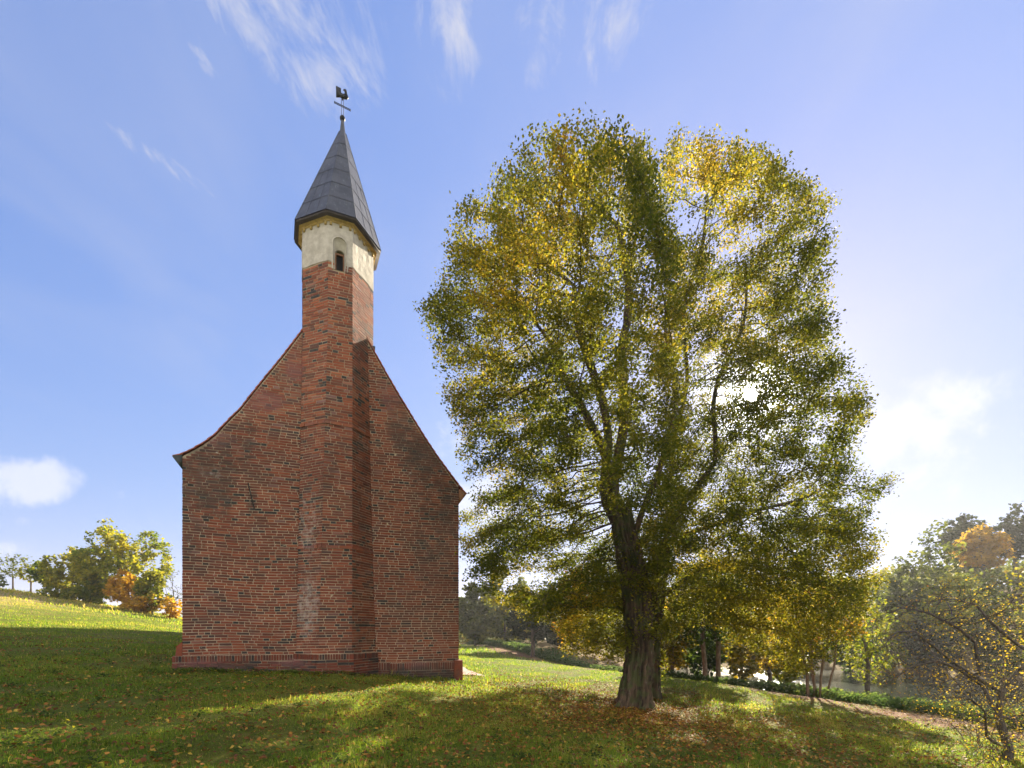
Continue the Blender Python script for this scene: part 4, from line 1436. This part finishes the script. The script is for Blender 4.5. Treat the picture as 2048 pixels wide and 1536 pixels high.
simple_tree('field_bush', 122, 1172, 1204, 80, 43, M_YELLOW, M_BARK2, 'low yellow green bush left of the forked hill tree trunk', BUSH, 220, 14, .26, 75, low=-.1, cat='bush')
simple_tree('field_bush', 168, 1170, 1208, 80, 43, M_YELLOW, M_BARK2, 'low bush filling the gap between the forked and the tallest hill tree', BUSH, 220, 14, .26, 76, low=-.1, cat='bush')
simple_tree('field_bush', 284, 1185, 1224, 90, 41.5, M_GOLD, M_BARK2, 'low golden bush in the dry grass below the tallest hill tree', BUSH, 220, 12, .26, 77, low=-.1, cat='bush')
simple_tree('bare_tree', 349, 1135, 1232, 50, 43, M_OLIVE, M_BARK2, 'bare grey tree by the left edge of the chapel', None, 230, 1, .18, 71, low=.2, tip=.012)
simple_tree('bare_tree', 372, 1150, 1232, 50, 44, M_OLIVE, M_BARK2, 'bare twiggy tree half hidden behind the chapel corner', None, 200, 1, .18, 72, low=.2, tip=.012)

FAR = 'hazy trees behind the meadow'
simple_tree('meadow_tree', 950, 1165, 1288, 90, 52, M_OLIVE, M_BARK2, 'grey green tree showing just past the right chapel edge', FAR, 420, 16, .42, 81, low=.02)
simple_tree('meadow_tree', 1010, 1130, 1292, 130, 56, M_OLIVE, M_BARK2, 'pale grey green tree between chapel and round meadow tree', FAR, 520, 16, .45, 82, low=.04)
simple_tree('meadow_tree', 1066, 1185, 1308, 120, 42, M_DARKGREEN, M_BARK2, 'round dark meadow tree with a short trunk', FAR, 480, 16, .34, 83, low=.22, base_r=.17)
simple_tree('meadow_tree', 1130, 1140, 1305, 150, 50, M_DARKGREEN, M_BARK2, 'dark broad tree behind the hanging yellow lime branches', FAR, 520, 16, .42, 84, low=.02)
simple_tree('meadow_tree', 1225, 1150, 1315, 140, 48, M_OLIVE, M_BARK2, 'olive tree right behind the thick lime trunk', FAR, 480, 16, .4, 85, low=.05)

SL = 'slender trees at the pond'
simple_tree('pond_tree', 1412, 1120, 1352, 170, 27, M_GREEN, M_BARK3, 'slender leaning pond tree with green crown, left of the pair', SL, 520, 16, .2, 91, low=.28, base_r=.13, lean=-.15)
simple_tree('pond_tree', 1437, 1105, 1352, 150, 27.6, M_GREEN, M_BARK3, 'straight slender pond tree with green crown, right of the pair', SL, 480, 14, .2, 92, low=.30, base_r=.13)
simple_tree('pond_tree', 1345, 1180, 1345, 130, 29, M_LIME_Y, M_BARK3, 'yellow young tree beside the lime trunk, over the nettles', SL, 420, 16, .2, 93, low=.12, base_r=.1)
simple_tree('alder_tree', 1632, 1120, 1386, 200, 22, M_LIME, M_BARK3, 'alder with five pale stems standing at the pond bank', None, 900, 20, .14, 94, base_r=.15, low=.30, taper=.1, stems=5, colour=lambda L, v: v + .22)
simple_tree('pond_tree', 1735, 1170, 1400, 120, 26, M_YELLOW, M_BARK2, 'thin yellow green tree across from the alder stems', SL, 420, 10, .17, 95, low=.2)
simple_tree('pond_tree', 1540, 1150, 1375, 120, 30, M_LIME_Y, M_BARK2, 'yellow green tree over the water between pair and alder', SL, 420, 14, .2, 96, low=.2)

RH = 'tall trees on the far right bank'
simple_tree('bank_tree', 1873, 1008, 1290, 170, 44, M_OLIVE, M_BARK2, 'tallest pointed grey green tree on the far bank', RH, 760, 15, .34, 101, low=.05, taper=.75)
simple_tree('bank_tree', 1795, 1110, 1290, 120, 46, M_OLIVE, M_BARK2, 'lower grey green tree left of the tallest bank tree', RH, 460, 15, .34, 102, low=.02, taper=.4)
simple_tree('bank_tree', 1930, 1028, 1195, 100, 60, M_DARKGREEN, M_BARK2, 'dark tree behind the golden one on the far bank', RH, 420, 15, .45, 103, low=.3)
simple_tree('bank_tree', 1967, 1045, 1200, 110, 54, M_GOLD, M_BARK2, 'golden orange tree on the far right bank', RH, 420, 13, .36, 104, low=.42, taper=.3)
simple_tree('bank_tree', 2030, 1005, 1205, 100, 58, M_DARKGREEN, M_BARK2, 'tall dark tree at the right picture edge, over the golden one', RH, 460, 15, .45, 105, low=.35, taper=.3)
simple_tree('bank_tree', 1905, 1140, 1290, 130, 40, M_YELLOW, M_BARK2, 'yellow green thicket tree under the tallest bank tree', RH, 420, 12, .28, 106, low=.05)
simple_tree('bank_tree', 2000, 1180, 1300, 130, 36, M_OLIVE, M_BARK2, 'brownish bush tree behind the arching apple branches', RH, 420, 10, .24, 107, low=.02)
simple_tree('hazel_bush', 2072, 1080, 1500, 130, 13.5, M_LIME_Y, M_BARK3, 'hazel with bright yellow green leaves at the right picture edge', None, 420, 8, .085, 108, low=.2, cat='bush', base_r=.07, stems=3)

PB = 'bushes round the pond'
for i, (cx, top, base, w, Y, mt, lab) in enumerate([
        (1330, 1235, 1350, 100, 30, M_LIME_Y, 'glowing yellow bush peeping out right behind the lime trunks'),
        (1405, 1240, 1352, 110, 31, M_GREEN, 'bright green bush at the water between the slender trunks'),
        (1485, 1245, 1362, 110, 30, M_LIME_Y, 'yellow green bush at the water right of the slender trunks'),
        (1570, 1270, 1366, 100, 31, M_YELLOW, 'low yellow green bush at the water left of the alder stems'),
        (1375, 1255, 1345, 110, 37, M_GREEN, 'dull green waterside bush farther back between lime trunks and slender pair'),
        (1480, 1235, 1340, 130, 40, M_OLIVE, 'olive waterside bush between the slender pair and the alder'),
        (1590, 1250, 1340, 130, 42, M_DARKGREEN, 'dark waterside bush behind the alder stems'),
        (1700, 1240, 1345, 130, 41, M_GREEN, 'green waterside bush right of the alder stems'),
        (1790, 1215, 1345, 120, 43, M_YELLOW, 'yellowish waterside bush below the lower bank tree'),
        (1860, 1240, 1350, 110, 39, M_DARKGREEN, 'dark waterside bush behind the apple twigs')]):
    simple_tree('waterside_bush', cx, top, base, w, Y, mt, M_BARK2, lab, PB, 380, 15, .26, 140 + i, low=.0, cat='bush', stems=3, base_r=.06, gzb=False)

# --- bare arching apple in the right foreground
def apple():
    Y = 9.6
    root = at(2012, 1560, Y); root.z = gz(root.x, root.y) - .05
    j1, j2, j3 = at(1996, 1430, Y), at(2004, 1385, Y), at(2034, 1345, Y)
    stems = [[root, at(2018, 1500, Y), j1, j2, j3],
             [j2, at(1962, 1350, Y), at(1900, 1292, Y - .2), at(1850, 1262, Y - .4), at(1792, 1264, Y - .5), at(1745, 1300, Y - .5)],
             [j1, at(1960, 1372, Y + .2), at(1900, 1338, Y + .3), at(1850, 1321, Y + .5), at(1800, 1332, Y + .6), at(1735, 1372, Y + .6)],
             [at(1958, 1345, Y), at(1957, 1285, Y), at(1930, 1256, Y - .1), at(1880, 1225, Y - .2), at(1830, 1215, Y - .3), at(1775, 1238, Y - .4)],
             [j3, at(2075, 1310, Y), at(2040, 1290, Y + .3), at(1990, 1250, Y + .4), at(1950, 1210, Y + .5), at(1905, 1200, Y + .5)],
             [j1, at(2030, 1440, Y + .3), at(2080, 1400, Y + .4)],
             [at(2018, 1500, Y), at(1960, 1470, Y - .4), at(1930, 1420, Y - .6), at(1880, 1390, Y - .8)]]
    out = [(1750, 1230), (1800, 1190), (1870, 1170), (1950, 1150), (2060, 1160), (2120, 1250), (2120, 1500), (2000, 1530), (1900, 1500), (1830, 1430), (1770, 1380), (1730, 1330)]
    A = outline_cloud(out, Y, 3600, 1.3, .9, 111, 1.6, -.6)
    keep = lambda L: np.random.default_rng(5).uniform(size=len(L)) < .38 - .25 * np.clip((11 - L[:, 0]) / 3.5, 0, 1) * (L[:, 2] > 1)
    tree_from('apple_tree', root, A, M_LIME_Y, M_BARK2, 'crooked apple tree with arching bare twigs and last yellow leaves', None, .075, .0030, 3, .033, .05, .10, .11, 3.0, stems, 113, lambda L, v: v + .3, lcut=keep, tipmax=.008, k=4, maxn=13000, expo=2.1)
apple()
def brambles():
    g = 'leafy bushes at the foot of the apple tree'
    for i, (cx, top, base, w, Y, mt, lab) in enumerate([
            (1925, 1400, 1530, 170, 9.0, M_GREEN, 'thin green leaved bush under the apple tree trunk'),
            (2035, 1330, 1530, 130, 8.6, M_LIME_Y, 'yellow leaved bush in the lower right picture corner'),
            (1960, 1300, 1480, 150, 11.5, M_YELLOW, 'sparse brownish bush behind the apple tree trunk')]):
        simple_tree('bramble_bush', cx, top, base, w, Y, mt, M_BARK3, lab, g, 420, 2, .045, 120 + i, base_r=.02, low=.02, cat='bush', stems=4, tip=.003, step=.13)
brambles()


# ------------------------------------------------------------------ grass, fallen leaves, ground cover, far wood
def in_chapel(x, y):
    dx, dy = x - GO.x, y - GO.y
    t = dx * U.x + dy * U.y; n = dx * N.x + dy * N.y
    a = (t > -.2) & (t < WID + .1) & (n < .12)
    b = np.hypot(x - TC.x, y - TC.y) < 1.1
    return a | b
def on_path(x, y):
    d = v2(IN); dx, dy = x - pe.x, y - pe.y
    t = dx * d.x + dy * d.y; n = dx * d.y - dy * d.x
    return (t > -.1) & (t < 18) & (np.abs(n) < .72)

def scatter(n, y0, y1, power, seed, kx=1.12):
    """points on the lawn seen from the meadow edge, thinning with distance"""
    r = np.random.default_rng(seed)
    u = r.uniform(0, 1, n)
    y = (y0 ** power + u * (y1 ** power - y0 ** power)) ** (1 / power)
    x = r.uniform(-kx, kx, n) * y
    return x, y, r

M_GRASS = leaf_mat('grass_blades', [(0, (.055, .105, .012)), (.35, (.10, .18, .018)), (.65, (.19, .25, .025)), (.85, (.31, .27, .05)), (1, (.50, .38, .14))], .5, 2.0, .6, .2)
M_FALLEN = leaf_mat('fallen_leaves', [(0, (.10, .04, .015)), (.4, (.22, .085, .02)), (.7, (.36, .18, .03)), (1, (.5, .36, .06))], .25, 1.2, .7, .2)
M_NETTLE = leaf_mat('nettle_leaves', [(0, (.04, .08, .03)), (.6, (.09, .14, .05)), (1, (.18, .2, .06))], .45, 1.8, .9, .05)

def grass(name, n, y0, y1, power, h, w, seed, label, far=False):
    x, y, r = scatter(n, y0, y1, power, seed)
    d = bank_x(y) - x
    p = np.c_[x, y, np.zeros_like(x)]
    tuft = wob(p, 1.3, 201) + .6 * wob(p, 4.0, 202)
    keep = ~in_chapel(x, y) & ~on_path(x, y) & (d > r.uniform(.7, 2.6, n)) & (tuft > r.uniform(-1.9, .3, n))
    if far: keep &= (x < -4) | (d > 1)
    x, y, tuft = x[keep], y[keep], tuft[keep]
    n = len(x)
    z = ground(x, y)
    # taller at the foot of the chapel wall
    dn = (x - GO.x) * N.x + (y - GO.y) * N.y; tt = (x - GO.x) * U.x + (y - GO.y) * U.y
    near_wall = np.exp(-np.maximum(dn - .25, 0) / .4) * ((tt > -.6) & (tt < WID + .3) & (dn > 0))
    hh = h * r.uniform(.4, 1.25, n) * (1 + .5 * np.clip(tuft, -1, 1.8)) * (1 + 1.1 * near_wall) * np.where(r.uniform(size=n) < .03, 1.9, 1)
    az = r.uniform(0, 6.283, n)
    lean = r.uniform(.15, 1.1, n)
    ww = w * r.uniform(.6, 1.3, n)
    bx, by = np.cos(az), np.sin(az)
    base = np.c_[x, y, z - .01]
    side = np.c_[-by, bx, np.zeros(n)] * (ww * .5)[:, None]
    mid = base + np.c_[bx * lean * hh * .3, by * lean * hh * .3, hh * .62]
    tip = base + np.c_[bx * lean * hh, by * lean * hh, hh * (1.0 - .25 * lean)]
    V = np.stack([base - side, base + side, mid + side * .8, mid - side * .8, tip], 1).reshape(-1, 3)
    i = np.arange(n)[:, None] * 5
    L = np.concatenate([i + np.array([[0, 1, 2, 3]]), i + np.array([[3, 2, 4]])], 1).reshape(-1)
    st = (np.arange(n)[:, None] * 7 + np.array([[0, 4]])).reshape(-1)
    crest = np.clip((z - CZ + .5) / 3.2, 0, 1) * (x < -6)
    litter = np.clip(1.25 - np.hypot((x - 4.0) / 9, (y - 12) / 9), 0, 1)
    v = .36 + .16 * wob(np.c_[x, y, 0 * x], .5, 203) + .14 * tuft + r.normal(0, .17, n) + .45 * crest + .22 * litter - .12 * near_wall
    v = np.where(r.uniform(size=n) < .05, .93, v)
    o = np_mesh(name, V, L, st, M_GRASS, None, {'bc': np.repeat(np.clip(v, 0, 1), 2)})
    tag(o, label, 'grass', kind='stuff')
grass('grass', 360000, 3.8, 14, 1.0, .056, .0072, 301, 'short mown grass of the near lawn')
grass('meadow_grass', 210000, 14, 34, 1.1, .08, .016, 302, 'grass of the slope beside and behind the chapel')
grass('hill_grass', 90000, 34, 62, 1.3, .16, .045, 303, 'dry straw coloured grass on the far hill', True)

def fallen():
    r = np.random.default_rng(401)
    n = 17000
    a = r.uniform(0, 6.283, n); q = np.abs(r.normal(0, 1, n))
    x = 3.2 + np.cos(a) * q * 4.2; y = 12.5 + np.sin(a) * q * 4.5
    x2, y2, _ = scatter(17000, 3.9, 20, 1.0, 402)
    x, y = np.r_[x, x2], np.r_[y, y2]
    k = ~in_chapel(x, y) & (y > 3) & (bank_x(y) - x > -.5)
    x, y = x[k], y[k]
    z = ground(x, y) + r.uniform(.015, .06, len(x))
    v = np.clip(r.beta(1.3, 1.6, len(x)), 0, 1)
    o = leaf_mesh('fallen_leaves', np.c_[x, y, z], .06, v, M_FALLEN, None, 1.6, 403, .85)
    tag(o, 'brown and orange fallen leaves on the lawn', 'leaves', kind='stuff')
fallen()

def weeds():
    r = np.random.default_rng(431)
    x, y, _ = scatter(900, 3.9, 16, 1.0, 432)
    dn = r.uniform(.2, .9, 260); tt = r.uniform(-.8, WID + .4, 260)
    x = np.r_[x, GO.x + U.x * tt + N.x * dn]; y = np.r_[y, GO.y + U.y * tt + N.y * dn]
    k = ~in_chapel(x, y) & (bank_x(y) - x > .2)
    x, y = x[k], y[k]
    m = 14
    a = r.uniform(0, 6.283, (len(x), m)); q = r.uniform(.01, .12, (len(x), m))
    X = (x[:, None] + np.cos(a) * q).ravel(); Y = (y[:, None] + np.sin(a) * q).ravel()
    Z = ground(X, Y) + r.uniform(.02, .10, len(X))
    v = np.repeat(r.uniform(.1, .9, len(x)), m) + r.normal(0, .12, len(X))
    o = leaf_mesh('lawn_weeds', np.c_[X, Y, Z], .055, v, M_GREEN, None, 1.2, 433, .6)
    tag(o, 'broad leaved weeds scattered through the lawn', 'weeds', kind='stuff')
weeds()

def cover():
    r = np.random.default_rng(411)
    n = 60000
    y = r.uniform(9, 64, n) ** 1.0
    y = 9 + (r.uniform(0, 1, n) ** 1.5) * 55
    x = bank_x(y) + .5 + r.gamma(1.6, .9, n)
    p = np.c_[x, y, 0 * x]
    w = wob(p, .8, 412) + .5 * wob(p, 2.4, 413)
    k = w > -.35
    x, y, w = x[k], y[k], w[k]
    z = ground(x, y)
    hgt = np.clip(.28 + .16 * w, .08, .6) * (1 + y * .010)
    zz = z + r.uniform(.02, 1, len(x)) * hgt
    sz = .07 + .0035 * y
    v = .4 + .2 * w + r.normal(0, .2, len(x))
    o = leaf_mesh('nettles', np.c_[x, y, zz], sz, v, M_NETTLE, None, .8, 414, .55)
    tag(o, 'low green nettles and weeds along the pond bank', 'weeds', kind='stuff')
cover()

def far_wood():
    r = np.random.default_rng(421)
    cs, vs = [], []
    n = 0
    for i in range(170):
        az = r.uniform(-.16, 1.15)
        Y = r.uniform(60, 100) * math.cos(min(az, .9)) ** .7
        X = math.tan(az) * Y
        zb = gz(X, Y)
        Hh = r.uniform(6, 9) * (.8 if az < .25 else .58)
        rx = r.uniform(2.2, 3.6)
        m = 900
        v = r.normal(0, 1, (m, 3)); v /= np.linalg.norm(v, axis=1)[:, None]
        q = v * (r.uniform(0, 1, m) ** .4)[:, None]
        P = q * np.array([rx, rx, Hh * .5]) + np.array([X, Y, zb + Hh * .48])
        P = P[wob(P, .8, 900 + i) > -.25]; P += r.normal(0, .15, P.shape); m = len(P)
        cs.append(P); vs.append(np.full(m, r.uniform(.1, .9)) + r.normal(0, .15, m))
    o = leaf_mesh('far_wood', np.concatenate(cs), .42, np.concatenate(vs), M_OLIVE, None, .4, 422, .8)
    tag(o, 'far hazy wood closing the valley behind the trees', 'wood', kind='stuff')
far_wood()


def haze():
    m = bpy.data.materials.new('haze_air')
    m.use_nodes = True
    t = NT(m.node_tree)
    t.n.clear()
    out = t.new('ShaderNodeOutputMaterial')
    v = t.new('ShaderNodeVolumePrincipled')
    v.inputs['Color'].default_value = (.95, .97, 1.0, 1)
    v.inputs['Density'].default_value = HAZE
    v.inputs['Anisotropy'].default_value = .35
    t.l.new(v.outputs[0], out.inputs['Volume'])
    B = MB()
    B.box6((-430, -430, -9), (860, 0, 0), (0, 860, 0), (0, 0, 29))
    tag(B.build('haze', m), 'thin pale autumn haze filling the valley', 'haze', kind='stuff')
HAZE = .00055
haze()
